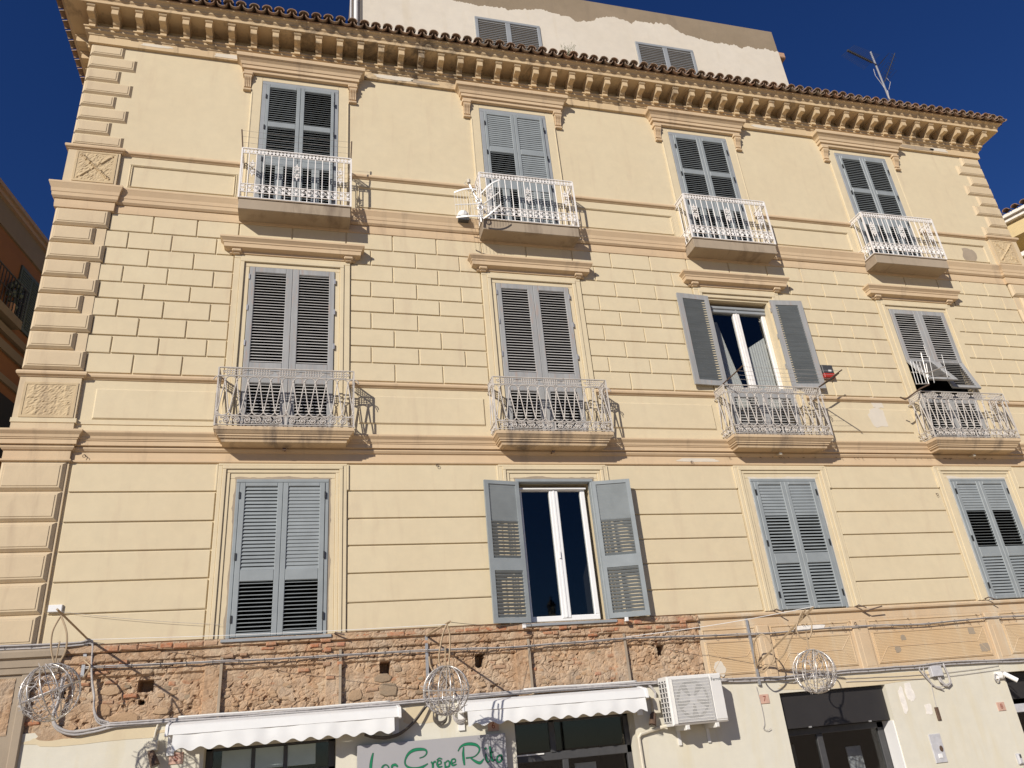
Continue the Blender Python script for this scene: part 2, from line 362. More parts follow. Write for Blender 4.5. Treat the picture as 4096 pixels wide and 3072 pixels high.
# top cornice
cpath=[(-3.70,6),(-3.70,0),(14.68,0),(14.68,6)]
cm=MB(); cm.sweep([(0,12.868),(.05,12.875),(.05,13.03),(.065,13.04),(.075,13.065),(.115,13.09),(.12,13.13),(.14,13.14),(.14,13.165),(0,13.168)],cpath)
cm.sweep([(0,13.388),(.405,13.388),(.42,13.392),(.42,13.455),(.428,13.46),(.428,13.472),(.44,13.476),(.448,13.505),(.475,13.535),(.505,13.545),(.51,13.562),(0,13.57)],cpath)
cornice=part('cornice',cm,M['cornice'],pal)
cb=MB(); hw=.052
cb.prism([(-.06,13.17),(-.15,13.172),(-.185,13.19),(-.205,13.222),(-.235,13.238),(-.28,13.236),(-.33,13.232),(-.362,13.238),(-.366,13.25),(-.366,13.345),(-.06,13.345)],-hw,hw)
cb.prism([(-.06,13.345),(-.378,13.345),(-.392,13.362),(-.392,13.387),(-.06,13.387)],-hw-.012,hw+.012)
cb.box(-.05,.05,-.165,-.06,13.118,13.166)
cme=cb.mesh('corbel',M['cornice'])
for k in range(51):
    part('corbel',cme,None,cornice,(-3.705+k*.3689,0,0))
for k in range(7):
    o=part('corbel',cme,None,cornice,(-3.70,.35+k*.3689,0)); o.rotation_euler.z=-math.pi/2
# ---- roof with clay tiles
rb=MB(); E0=.52
def rz(out): return 13.575+(E0-out)*.30
rb.add([(-3.70-E0,-E0,rz(E0)),(14.68+E0,-E0,rz(E0)),(14.68,1.6,13.575+2.1*.3),(-3.0,1.6,13.575+2.1*.3),(-3.70-E0,6,rz(E0)),(14.68+E0,6,rz(E0)),(-3.0,6,14.2),(14.0,6,14.2)],
       [(0,1,2,3),(4,0,3,6),(1,5,7,2),(2,7,6,3)])
rb.add([(-3.70-E0,-E0,rz(E0)-.012),(14.68+E0,-E0,rz(E0)-.012),(14.68+E0,6,rz(E0)-.012),(-3.70-E0,6,rz(E0)-.012)],[(0,1,2,3)])
roof=part('roof',rb,M['tile'],pal)
def tile_mesh(name, up, r0, r1, L, th=.014, n=8):
    V=[];F=[]
    for e,(r,y) in enumerate(((r0,0.),(r1,L))):
        for q in (r,r-th):
            for k in range(n+1):
                a=math.pi*k/n; V.append((-q*math.cos(a),y,(q*math.sin(a)*.82)*(1 if up else -1)))
    m=n+1
    for k in range(n):
        F+=[(k,k+1,2*m+k+1,2*m+k),(m+k,3*m+k,3*m+k+1,m+k+1),(k,m+k,m+k+1,k+1),(2*m+k,2*m+k+1,3*m+k+1,3*m+k)]
    b=MB(); b.add(V,F); return b.mesh(name,M['tile'],False)
cov=tile_mesh('cover_tile',True,.088,.075,.46); pan=tile_mesh('pan_tile',False,.088,.08,.46)
sl=math.atan(.30)
nt_=int((15.28+4.28)/.2105)
for k in range(nt_+1):
    x=-4.28+k*.2105
    j=random.uniform(-.012,.012)
    o=part('roof_tile',cov,None,roof,(x+random.uniform(-.006,.006),-.615+j,13.607)); o.rotation_euler=(sl,random.uniform(-.05,.05),random.uniform(-.03,.03))
    o=part('roof_tile',pan,None,roof,(x+.105,-.60+random.uniform(-.01,.01),13.628)); o.rotation_euler=(sl,0,random.uniform(-.02,.02))
for k in range(24):
    o=part('roof_tile',cov,None,roof,(-4.32,-.5+k*.2105,13.607)); o.rotation_euler=(0,0,-math.pi/2); o.rotation_euler.x=sl
    o=part('roof_tile',cov,None,roof,(15.30,-.5+k*.2105,13.607)); o.rotation_euler=(sl,0,math.pi/2)
b2=MB()
for k in range(nt_+1):
    x=-4.28+k*.2105
    for rowi in (1,2):
        y=-.615+rowi*.36; z=13.607+rowi*.36*.30+.02*rowi
        for i in range(6):
            a0=math.pi*i/6;a1=math.pi*(i+1)/6
            b2.add([(x-.08*math.cos(a0),y,z+.066*math.sin(a0)),(x-.08*math.cos(a1),y,z+.066*math.sin(a1)),(x-.075*math.cos(a1),y+.42,z+.12+.06*math.sin(a1)),(x-.075*math.cos(a0),y+.42,z+.12+.06*math.sin(a0))],[(0,1,2,3)])
o=part('upper_tiles',b2,M['tile'],roof); o['kind']='stuff'
# ---- patches of bare filler and repainting on the facade
def patch(x,z,w_,h_,y,mt,sd,name='repair_patch',par=None,n=22):
    P=[]
    for k in range(n):
        a=2*math.pi*k/n; ca,sa=math.cos(a),math.sin(a); e=max(abs(ca),abs(sa))**.6
        q=1+.30*noise.noise((ca*1.6,sa*1.6,sd))+.16*noise.noise((ca*5,sa*5,sd)); P.append((x+w_/2*ca/e*q,z+h_/2*sa/e*q))
    b=MB(); b.prism(P,y-.0015,y+.001,'y'); part(name,b,M[mt],par or pal)
for k,(x,z,w_,h_,y,mt) in enumerate(((9.72,6.30,.36,.34,-.0235,'white_house'),(9.80,6.60,.26,.2,-.002,'white_house'),(-1.52,12.955,.55,.09,-.0515,'white_house'),(-2.7,12.97,.5,.06,-.0515,'white_house'),(1.35,12.965,.7,.10,-.0515,'white_house'),(1.9,12.94,.5,.06,-.0515,'mortar'),(9.2,12.96,.8,.08,-.0515,'white_house'),(13.0,12.95,.9,.1,-.0515,'mortar'),(13.6,12.97,.5,.09,-.0515,'white_house'),
      (13.3,10.1,.35,.35,-.002,'mortar'),(6.05,5.49,.7,.06,-.0135,'white_house'),(8.9,2.62,.10,.07,-.0235,'mortar'),(10.2,2.66,.13,.12,-.0235,'mortar'),(10.35,2.40,.2,.12,-.0235,'mortar'),(8.75,2.46,.10,.10,-.0235,'mortar'),(5.72,2.36,.16,.20,-.0235,'white_house'),(8.6,1.75,.10,.32,-.006,'white_trim'),(8.75,1.86,.14,.26,-.006,'white_trim'),(9.0,1.6,.12,.14,-.006,'white_trim'),
      (7.3,2.86,.5,.08,-.0125,'white_trim'),(11.6,2.55,.6,.25,-.0235,'white_house'),(-2.2,2.12,1.5,.12,-.006,'plaster'),(-2.62,2.19,.42,.14,-.0065,'rubble'),(3.6,2.06,1.8,.2,-.006,'plaster'),(1.5,2.08,.5,.2,-.006,'plaster'),(8.0,2.07,2.6,.14,-.006,'plaster'))): patch(x,z,w_,h_,y,mt,k*1.7)
# ---- corner piers, quoins, pedestals
ROW2=[9.405,9.085,8.785,8.482,8.188,7.906,7.607,7.299,7.016,6.705]
ROW1=[5.392,5.0,4.605,4.23,3.862,3.484,3.115]
def quoin(parent,x0,x1,z0,z1,y0,out,flip):
    q=MB(); q.bev(x0,x1,y0-out,y0+.005,z0+.016,z1,.034)
    q.bev(x0+.055,x1-.055,y0-out-.008,y0-out+.004,z0+.068,z1-.05,.005)
    if flip: q.v=[(mir(a),b,c) for a,b,c in q.v]; q.f=[tuple(reversed(f)) for f in q.f]
    part('quoin',q,M['quoin'],parent)
for flip in (False,True):
    fx=(lambda a,b:(mir(b),mir(a))) if flip else (lambda a,b:(a,b))
    pm=MB()
    a,b=fx(-3.70,-2.99); pm.box(a,b,-.03,.5,6.70,9.40)
    a,b=fx(-3.70,-2.945); pm.box(a,b,-.035,.5,3.12,5.41)
    a,b=fx(-3.70,-2.965); pm.box(a,b,-.05,.5,9.80,10.56); pm.box(a,b,-.05,.5,5.81,6.62)
    pier=part('corner_pier',pm,M['quoin'],pal)
    zq=[12.86,12.60,12.318,12.03,11.748,11.47,11.185,10.895,10.64]
    for i in range(8): quoin(pier,-3.70,(-3.18 if i%2==0 else -2.97),zq[i+1],zq[i],0,.035,flip)
    for i in range(9): quoin(pier,-3.705,(-2.965 if i%2==0 else -3.13),ROW2[i+1],ROW2[i],-.03,.05,flip)
    for i in range(6): quoin(pier,-3.705,-2.972,ROW1[i+1],ROW1[i],-.035,.045,flip)
    for (x0,x1,z0,z1,X) in ((-3.55,-3.03,9.96,10.49,True),(-3.60,-3.02,6.045,6.49,False)):
        rp=MB(); nx,nz_=26,24; V=[];F=[]
        for j in range(nz_+1):
            for i in range(nx+1):
                u,v=i/nx,j/nz_; edge=min(u,1-u,v,1-v)
                y=-.05-(.004 if edge<.04 else .004+.016*max(0,noise.noise((u*9+x0*3,v*9,z0)))+.010*noise.noise((u*25,v*25,z0*2)))
                if X and edge>.06 and (abs(u-v)<.03 or abs(u+v-1)<.03): y-=.018
                V.append((x0+(x1-x0)*u,y,z0+(z1-z0)*v))
        for j in range(nz_):
            for i in range(nx): k=j*(nx+1)+i; F.append((k,k+1,k+nx+2,k+nx+1))
        rp.add(V,F); fr=.03
        rp.box(x0-fr,x1+fr,-.06,-.045,z1,z1+fr); rp.box(x0-fr,x1+fr,-.06,-.045,z0-fr,z0); rp.box(x0-fr,x0,-.06,-.045,z0,z1); rp.box(x1,x1+fr,-.06,-.045,z0,z1)
        if flip: rp.v=[(mir(a),b,c) for a,b,c in rp.v]
        part('pedestal_panel',rp,M['rough_panel'],pier)
# ---- ashlar blocks of the second storey, bands of the first
def block(x0,x1,z0,z1,out=.020,g_=.0095):
    if x1-x0<.05: return
    jx=random.uniform(-.002,.002)
    b=MB(); b.bev(x0+g_,x1-g_,-out+random.uniform(-.0015,.0015),.004,z0+g_,z1-g_,.006); b.v=[(p[0]+random.uniform(-.0025,.0025),p[1],p[2]+random.uniform(-.0025,.0025)) for p in b.v]; part('ashlar_block',b,M['plaster'],wall)
odd={0:[-2.37,-1.737],1:[1.257,1.99],2:[5.105,5.862],3:[8.99,9.75],4:[12.71,13.345]}
even={0:[-2.68,-2.073,-1.434],1:[.905,1.632,2.36],2:[4.762,5.504,6.245],3:[8.65,9.39,10.13],4:[12.41,13.05,13.66]}
for r in range(9):
    z1,z0=ROW2[r],ROW2[r+1]
    e=-2.965 if r%2==0 else -3.13
    if r==0:
        J=[e,-2.364,-1.738,-1.125,-.326,.514,1.259,1.987,2.76,3.543,4.38,5.105,5.862,6.60,7.451,8.25,8.99,9.75,10.55,11.367,12.16,12.75,13.345,mir(e)]
        for a,b in zip(J,J[1:]): block(a,b,z0,z1)
        continue
    hw_=.875 if r>1 else .90
    bays=[(e,CX[0]-hw_)]+[(a+hw_,b-hw_) for a,b in zip(CX,CX[1:])]+[(CX[3]+hw_,mir(e))]
    for k,(a,b) in enumerate(bays):
        J=[a]+[x for x in (odd if r%2==0 else even)[k] if a+.1<x<b-.1]+[b]
        for p,q in zip(J,J[1:]): block(p,q,z0,z1)
for r in range(6):
    z1,z0=ROW1[r],ROW1[r+1]; hw_=.855
    bays=[(-2.915,CX[0]-hw_)]+[(a+hw_,b-hw_) for a,b in zip(CX,CX[1:])]+[(CX[3]+hw_,mir(-2.915))]
    for (a,b) in bays:
        m=MB(); m.bev(a+.008,b-.008,-.022,.004,z0+.011,z1-.011,.006); m.v=[(p[0],p[1],p[2]+random.uniform(-.004,.004)) for p in m.v]; part('ashlar_band',m,M['plaster'],wall)
# ---- dado panels under the windows
def frame_mb(mb,x0,x1,z0,z1,w_,out,y=0.,bottom=True):
    prof=[(0,0),(out*.5,0),(out,w_*.35),(out,w_*.7),(out*.3,w_),(0,w_)]
    mb.bev(x0,x1,y-out,y+.003,z1-w_,z1,out*.6)
    if bottom: mb.bev(x0,x1,y-out,y+.003,z0,z0+w_,out*.6)
    mb.bev(x0,x0+w_,y-out,y+.003,z0+(w_ if bottom else 0),z1-w_,out*.6); mb.bev(x1-w_,x1,y-out,y+.003,z0+(w_ if bottom else 0),z1-w_,out*.6)
bays=[(-2.82,CX[0]-.93)]+[(a+.96,b-.96) for a,b in zip(CX,CX[1:])]+[(CX[3]+.96,mir(-2.82))]
for a,b in bays:
    m=MB(); frame_mb(m,a,b,9.90,10.39,.022,.012); frame_mb(m,a+.03,b-.03,9.93,10.36,.02,.02); part('dado_panel',m,M['plaster'],wall)
    m=MB(); m.bev(a+.04,b-.02,-.022,.003,6.02,6.47,.018); part('dado_panel',m,M['plaster'],wall)
# ---- window casings and hoods
def hood(prof,c,half,z_,name='window_hood'):
    m=MB(); m.sweep(prof,[(c-half,.15),(c-half,0),(c+half,0),(c+half,.15)]); return part(name,m,M['moulding'],pal)
HP3=[(.03,12.60),(.085,12.612),(.09,12.665),(.12,12.675),(.12,12.735),(.135,12.745),(.15,12.80),(.19,12.845),(.215,12.86),(.22,12.90),(.22,12.93),(0,12.945)]
HP2=[(.03,8.795),(.06,8.805),(.06,8.845),(.14,8.872),(.145,8.935),(.155,8.942),(.16,8.965),(.19,9.0),(.20,9.01),(.20,9.04),(0,9.055)]
cons=MB()
cons.bev(-.085,.085,-.105,0,12.545,12.60,.012); cons.prism([(0,12.30),(-.035,12.30),(-.04,12.36),(-.06,12.43),(-.085,12.47),(-.09,12.51),(-.075,12.545),(0,12.545)],-.06,.06)
for k in range(4):
    x=-.045+k*.03
    cons.prism([(-.02,12.305),(-.044,12.305),(-.05,12.36),(-.07,12.43),(-.094,12.47),(-.099,12.51),(-.082,12.543),(-.02,12.543)],x-.009,x+.009)
cons.tube([(-.064,-.065,12.505),(.064,-.065,12.505)],.04,10)
cons.bev(-.068,.068,-.055,0,12.225,12.27,.008)
cons_me=cons.mesh('console',M['moulding'])
sm=MB(); sm.bev(-.07,.07,-.115,0,8.815,8.875,.012); sm.bev(-.05,.05,-.085,0,8.785,8.82,.012); cor2=sm.mesh('bracket_block',M['moulding'])
for i,c in enumerate(CX):
    h=hood(HP3,c,.88,0)
    for s in (-1,1): part('console',cons_me,None,h,(c+s*.895,0,0))
    h=hood(HP2,c,.885,0)
    for s in (-1,1): part('bracket_block',cor2,None,h,(c+s*.84,0,0))
    m=MB()                                                 # third storey casing
    for s in (-1,1):
        a,b=sorted((c+s*.652,c+s*.83)); m.bev(a,b,-.028,.004,9.645,12.60,.006)
        a,b=sorted((c+s*.80,c+s*.822)); m.bev(a,b,-.036,-.02,9.9,12.20,.005)
    m.bev(c-.652,c+.652,-.028,.004,12.50,12.60,.006); part('window_casing',m,M['plaster'],pal)
    m=MB()
    for (o,i_,out) in ((.868,.775,.045),(.775,.715,.06),(.715,.640,.03)):
        for s in (-1,1):
            a,b=sorted((c+s*i_,c+s*o)); m.bev(a,b,-out,.004,5.835,8.595+i_-.64,.006)
        m.bev(c-o,c+o,-out,.004,8.595+i_-.64,8.595+o-.64 if o<.8 else 8.795,.006)
    part('window_casing',m,M['plaster'],pal)
    m=MB()
    for (o,i_,out) in ((.845,.79,.045),(.79,.74,.06),(.74,.69,.04),(.69,.612,.025)):
        for s in (-1,1):
            a,b=sorted((c+s*i_,c+s*o)); m.bev(a,b,-out,.004,3.11,5.18+i_-.612,.006)
            if o==.845: a,b=sorted((c+s*.845,c+s*.872)); m.bev(a,b,-.045,.004,5.01,5.38,.006)
        m.bev(c-o,c+o,-out,.004,5.18+i_-.612,min(5.18+o-.612,5.392),.006)
    part('window_casing',m,M['plaster'],pal)
    # raw cement edge where new frames were set in
    m=MB(); P=[]
    zz=3.11
    def jag(a,b,n): return [a+(b-a)*k/n for k in range(n+1)]
    for s in (-1,1):
        n=46; V=[];F=[]
        for k,z in enumerate(jag(3.12,5.17,n)):
            wd=.012+.035*max(0,noise.noise((z*3.1+i*7,s*3.3,1.7)))+.02*max(0,noise.noise((z*11+i*3,s,4)))
            x=c+s*.606; V+=[(x,-.027,z),(x+s*wd,-.0275,z)]
        for k in range(n): F.append((2*k,2*k+1,2*k+3,2*k+2))
        m.add(V,F)
    n=40; V=[];F=[]
    for k,x in enumerate(jag(c-.63,c+.63,n)):
        wd=.02+.05*max(0,noise.noise((x*3.1,i*3.3,5.7)))+.02*max(0,noise.noise((x*11,i,4)))
        V+=[(x,-.027,5.172),(x,-.0275,5.172+wd)]
    for k in range(n): F.append((2*k,2*k+1,2*k+3,2*k+2))
    m.add(V,F); part('mortar_edge',m,M['mortar'] if i<2 else M['white_house'],pal)
# ---- shutters with louvres
PITCH=.0485
slat_cache={}; slat_singles=0; rest=MB(); rest_m={}
def slat_mesh(L,t,mt):
    k=(round(L,3),t,mt)
    if k not in slat_cache:
        c_,s_=math.cos(math.radians(t)),math.sin(math.radians(t)); h=.0265 if t>=58 else .0215; th=.0027
        P=[]
        for (a,b) in ((-h,-th*.6),(-h+.003,-th),(h,-th),(h,th),(-h+.003,th),(-h,th*.6)):
            P.append((a*c_-b*s_, a*s_+b*c_))
        # a runs inward/upward along the blade: outer edge (a=-h) hangs lower
        b_=MB(); b_.prism(P,-L/2,L/2); slat_cache[k]=b_
    return slat_cache[k]
slat_me={}
def leaf(hx,y,zb,w_,h_,panels,sgn,matf,mats,rot=0.,rotx=0.,single=False,th=.021,stile=None,top=False,name='shutter'):
    """panels: (x0,x1,z0,z1,tilt), x from the hinge, z from the bottom (or negative from the top)"""
    global slat_singles
    f=MB(); zl,zh=(-h_,0) if top else (0,h_)
    rows=sorted({(p[2],p[3]) for p in panels}); xa=min(p[0] for p in panels); xb=max(p[1] for p in panels)
    def bx(x0,x1,z0,z1):
        if z1-z0<.003 or x1-x0<.003: return
        a,b=sorted((sgn*x0,sgn*x1)); f.bev(a,b,-th,th,z0,z1,.007)
    bx(0,xa,zl,zh); bx(xb,w_,zl,zh)
    prev=zl
    for (z0,z1) in rows:
        bx(xa,xb,prev,z0); prev=z1
        ps=sorted([p for p in panels if (p[2],p[3])==(z0,z1)])
        for p,q in zip(ps,ps[1:]): bx(p[1],q[0],z0,z1)
    bx(xa,xb,prev,zh)
    o=part(name,f,M[matf],pal,(hx,y,zb)); o.rotation_euler=(rotx,0,rot)
    mw=Matrix.Translation((hx,y,zb))@Matrix.Rotation(rot,4,'Z')@Matrix.Rotation(rotx,4,'X')
    for (x0,x1,z0,z1,t) in panels:
        n=max(1,round((z1-z0)/PITCH)); L=x1-x0+.006
        b=slat_mesh(L,t,mats)
        for k in range(n):
            zc=z0+(k+.5)*(z1-z0)/n; loc=(sgn*(x0+x1)/2,0,zc)
            if single and slat_singles<298:
                key=(round(L,3),t,mats)
                if key not in slat_me: slat_me[key]=b.mesh('slat',M[mats])
                part('slat',slat_me[key],None,o,loc); slat_singles+=1
            else:
                r_=rest_m.setdefault(mats,MB()); jt=Matrix.Rotation(random.uniform(-.02,.02),4,'X') if mats!='alu' else Matrix()
                mm=mw@Matrix.Translation(loc)@jt
                r_.add([mm@Vector(v) for v in b.v],b.f)
    return o
def hinges(o,zs,sgn,matn='black'):
    for z in zs:
        m=MB(); a,b=sorted((-sgn*.012,sgn*.01)); m.box(a,b,-.034,-.018,z-.045,z+.045); part('hinge',m,M[matn],o)
for i,c in enumerate(CX):
    # ---------- first storey
    fr=MB(); a=.605; fw=.05
    fr.bev(c-a,c+a,-.04,.06,5.121,5.171,.008)
    fr.bev(c-a,c-a+fw,-.04,.06,3.10,5.121,.008); fr.bev(c+a-fw,c+a,-.04,.06,3.10,5.121,.008)
    win=part('window_frame',fr,M['alu'],pal)
    if i<2:
        s_=MB(); s_.bev(c-a-.05,c+a+.06,-.095,.06,3.062,3.098,.004); part('sill',s_,M['alu_frame'],win)
    P=[(3.945,5.065),(3.17,3.80)]; z0=3.118; h_=2.0; w_=.552
    if i==0: pl=[(.07,.482,3.945,5.065,62),(.07,.482,3.17,3.80,20)]; pr=[(.07,.482,3.945,5.065,74),(.07,.482,3.17,3.80,20)]
    elif i==1: pl=pr=[(.055,.482,4.53,5.065,72),(.055,.482,3.99,4.53,47),(.055,.482,3.19,3.82,47)]
    elif i==2: pl=[(.07,.482,4.56,5.065,76),(.07,.482,3.96,4.56,42),(.07,.482,3.17,3.80,46)]; pr=pl
    else: pl=[(.07,.482,4.60,5.065,76),(.07,.482,3.97,4.60,14),(.07,.482,3.17,3.80,58)]; pr=pl
    rel=lambda L:[(p[0],p[1],p[2]-z0,p[3]-z0,p[4]) for p in L]
    if i==1:
        l=leaf(c-.575,-.045,z0,.545,h_,rel(pl),1,'alu','alu',rot=math.radians(-170),single=True)
        r=leaf(c+.575,-.045,z0,.575,h_,[(p[0],p[1]+.03,*p[2:]) for p in rel(pr)],-1,'alu','alu',rot=math.radians(167),single=True)
    else:
        l=leaf(c-.553,-.03,z0,w_,h_,rel(pl),1,'alu','alu',single=True); r=leaf(c+.553,-.03,z0,w_,h_,rel(pr),-1,'alu','alu',single=True)
    for q,s in ((l,1),(r,-1)): hinges(q,(.22,1.0,1.82),s)
    # ---------- third storey
    fr=MB(); a=.647; fw=.072
    fr.bev(c-a,c+a,-.034,.06,12.424,12.496,.004)
    fr.bev(c-a,c-a+fw,-.034,.06,9.642,12.424,.004); fr.bev(c+a-fw,c+a,-.034,.06,9.642,12.424,.004)
    part('window_frame',fr,M['alu_frame'],pal)
    z0=9.66; h_=2.755; w_=.571
    T={0:((50,45),(46,44)),1:((76,46),(76,76)),2:((51,47),(51,47)),3:((51,49),(51,49))}[i]
    for s,hx,tt in ((1,c-.573,T[0]),(-1,c+.573,T[1])):
        low=76 if (i==1 and s==-1) else 45
        L=[(.055,.505,11.555-z0,12.34-z0,tt[0]),(.055,.505,10.80-z0,11.44-z0,tt[1]),(.062,.216,9.90-z0,10.60-z0,low),(.349,.491,9.90-z0,10.60-z0,low)]
        fm=MB()                                            # the lowest row has two narrow louvres
        def bx(x0,x1,za,zb):
            aa,bb=sorted((s*x0,s*x1)); fm.bev(aa,bb,-.018,.018,za,zb,.007)
        bx(0,.055,0,h_); bx(.505,w_,0,h_); bx(.055,.505,L[0][3],h_); bx(.055,.505,L[1][3],L[0][2]); bx(.055,.505,L[2][3],L[1][2]); bx(.055,.505,0,L[2][2])
        bx(.055,.062,L[2][2],L[2][3]); bx(.216,.349,L[2][2],L[2][3]); bx(.491,.505,L[2][2],L[2][3])
        o=part('shutter',fm,M['alu'],pal,(hx,-.040,z0))
        for (x0,x1,za,zb,t) in L:
            n=round((zb-za)/PITCH); b=slat_mesh(x1-x0+.004,t,'alu'); r_=rest_m.setdefault('alu',MB())
            for k in range(n):
                zc=za+(k+.5)*(zb-za)/n; mm=Matrix.Translation((hx+s*(x0+x1)/2,-.040,z0+zc)); r_.add([mm@Vector(v) for v in b.v],b.f)
        hinges(o,(.35,1.05,1.75,2.45),s)
    # ---------- second storey, two tiers of wooden leaves
    ht=8.588-6.80; up=[(.085,.535,.14,1.69,40)]; lo=[(.085,.535,.07,.76,37)]; w_=.632
    for s,hx in ((1,c-.633),(-1,c+.633)):
        leaf(hx,-.028,5.85,w_,.945,lo,s,'wood','wood_slat')
        if i==2:
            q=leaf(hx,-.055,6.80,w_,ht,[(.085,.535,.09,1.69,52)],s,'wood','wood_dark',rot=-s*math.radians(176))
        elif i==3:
            q=leaf(hx,-.028,7.48,w_,8.588-7.48,[(.085,.535,.03,1.01,42)],s,'wood','wood_slat')
            leaf(hx,-.030,7.478,w_,.66,[(.085,.535,-.60,-.03,42)],s,'wood','wood_slat',rotx=math.radians(-32 if s==1 else -17),top=True,name='shutter_flap')
        else: q=leaf(hx,-.028,6.80,w_,ht,up,s,'wood','wood_slat',single=(i==0))
        if i!=3: hinges(q,(.45,1.05,1.6),s,'galv')
for k,b in rest_m.items():
    o=part('louvre_slats',b,M[k],pal); o['kind']='stuff'
# ---- the two unshuttered windows
def pane_window(c,x0,x1,z0,z1,mid0,mid1,y,st=.055,matn='pvc'):
    f=MB(); f.bev(x0,x1,y,y+.06,z0,z0+st+.02,.008); f.bev(x0,x1,y,y+.06,z1-st,z1,.008)
    f.bev(x0,x0+st,y,y+.06,z0+st+.02,z1-st,.008); f.bev(x1-st-.02,x1,y,y+.06,z0+st+.02,z1-st,.008)
    f.bev(mid0,mid1,y-.012,y+.06,z0+st*.6,z1-st,.01)
    xm=(mid0+mid1)/2; f.box(xm-.012,xm+.012,y-.02,y-.008,z0+.05,z1-st)
    o=part('casement',f,M[matn],pal)
    for a,b in ((x0+st,mid0),(mid1,x1-st-.02)):
        g_=MB(); g_.box(a-.003,b+.003,y+.025,y+.033,z0+st+.017,z1-st+.003); part('pane',g_,M['glass'],o)
    return o
c=CX[1]; o=pane_window(c,c-.555,c+.49,3.135,5.07,c-.075,c+.06,.07)
h=MB(); h.box(c-.03,c-.01,.03,.055,4.0,4.10); part('handle',h,M['pvc'],o)
b_=MB(); b_.box(c-.55,c+.50,.03,.06,5.03,5.05); part('blind_rail',b_,M['pvc'],o)
c=CX[2]; o=pane_window(c,c-.55,c+.60,5.86,8.50,c-.07,c+.06,.13,.06,'iron_white')
t_=MB(); t_.bev(c-.6,c+.6,.09,.2,8.44,8.50,.01); t_.bev(c-.6,c+.6,.10,.2,8.37,8.43,.01); part('transom',t_,M['alu_frame'],o)
cu=MB(); V=[];F=[]; n=40; mz=14
for j in range(mz+1):
    t=j/mz; z=5.87+2.4*t; x0=c-.50+.02*t; wd=.42-.30*max(0,t-.35)**1.1*1.2
    for i in range(n+1):
        u=i/n; x=x0+.06+wd*u*(1-.55*t)+.30*(1-t)*.3; V.append((x,.30+.02*math.sin(u*34+t*2),z))
for j in range(mz):
    for i in range(n): k=j*(n+1)+i; F.append((k,k+1,k+n+2,k+n+1))
cu.add(V,F); part('curtain',cu,M['curtain'],o,smooth=True)
cu=MB(); V=[];F=[]
for j in range(2):
    for i in range(n+1): V.append((c+.12+.46*i/n,.30+.012*math.sin(i*1.4),5.87+1.85*j+ (.28*i/n if j else 0)))
for i in range(n): F.append((i,i+1,n+2+i,n+1+i))
cu.add(V,F); part('curtain',cu,M['curtain'],o,smooth=True)
# ---- balconies
def ring(mb,cx,cy,cz,r,tr,n=10,m=4,a0=0,a1=2*math.pi,plane='xz',sq=1.):
    full_=abs(a1-a0-2*math.pi)<1e-6; P=[]
    for k in range(n if full_ else n+1):
        a=a0+(a1-a0)*k/n; u,v=r*math.cos(a),r*math.sin(a)*sq
        P.append((cx+u,cy,cz+v) if plane=='xz' else (cx,cy+u,cz+v))
    mb.tube(P,tr,m,closed=full_)
def heart(mb,x,y,z,wd,ht,ax='x'):
    pts=[(0,-.5),(.34,-.12),(.5,.2),(.42,.44),(.2,.5),(0,.32),(-.2,.5),(-.42,.44),(-.5,.2),(-.34,-.12)]
    if ax=='x': mb.prism([(x+p*wd,z+q*ht) for p,q in pts],y-.004,y+.004,'y')
    else: mb.prism([(y+p*wd,z+q*ht) for p,q in pts],x-.004,x+.004,'x')
def scroll(mb,x,y,z,r,tr,flip=1,ax='x',n=14):
    P=[]
    for k in range(n+1):
        a=k/n*3.2*math.pi; rr=r*(1-.72*k/n); u=flip*rr*math.cos(a+.6); v=rr*math.sin(a+.6)
        P.append((x+u,y,z+v) if ax=='x' else (x,y+u,z+v))
    mb.tube(P,tr,4)
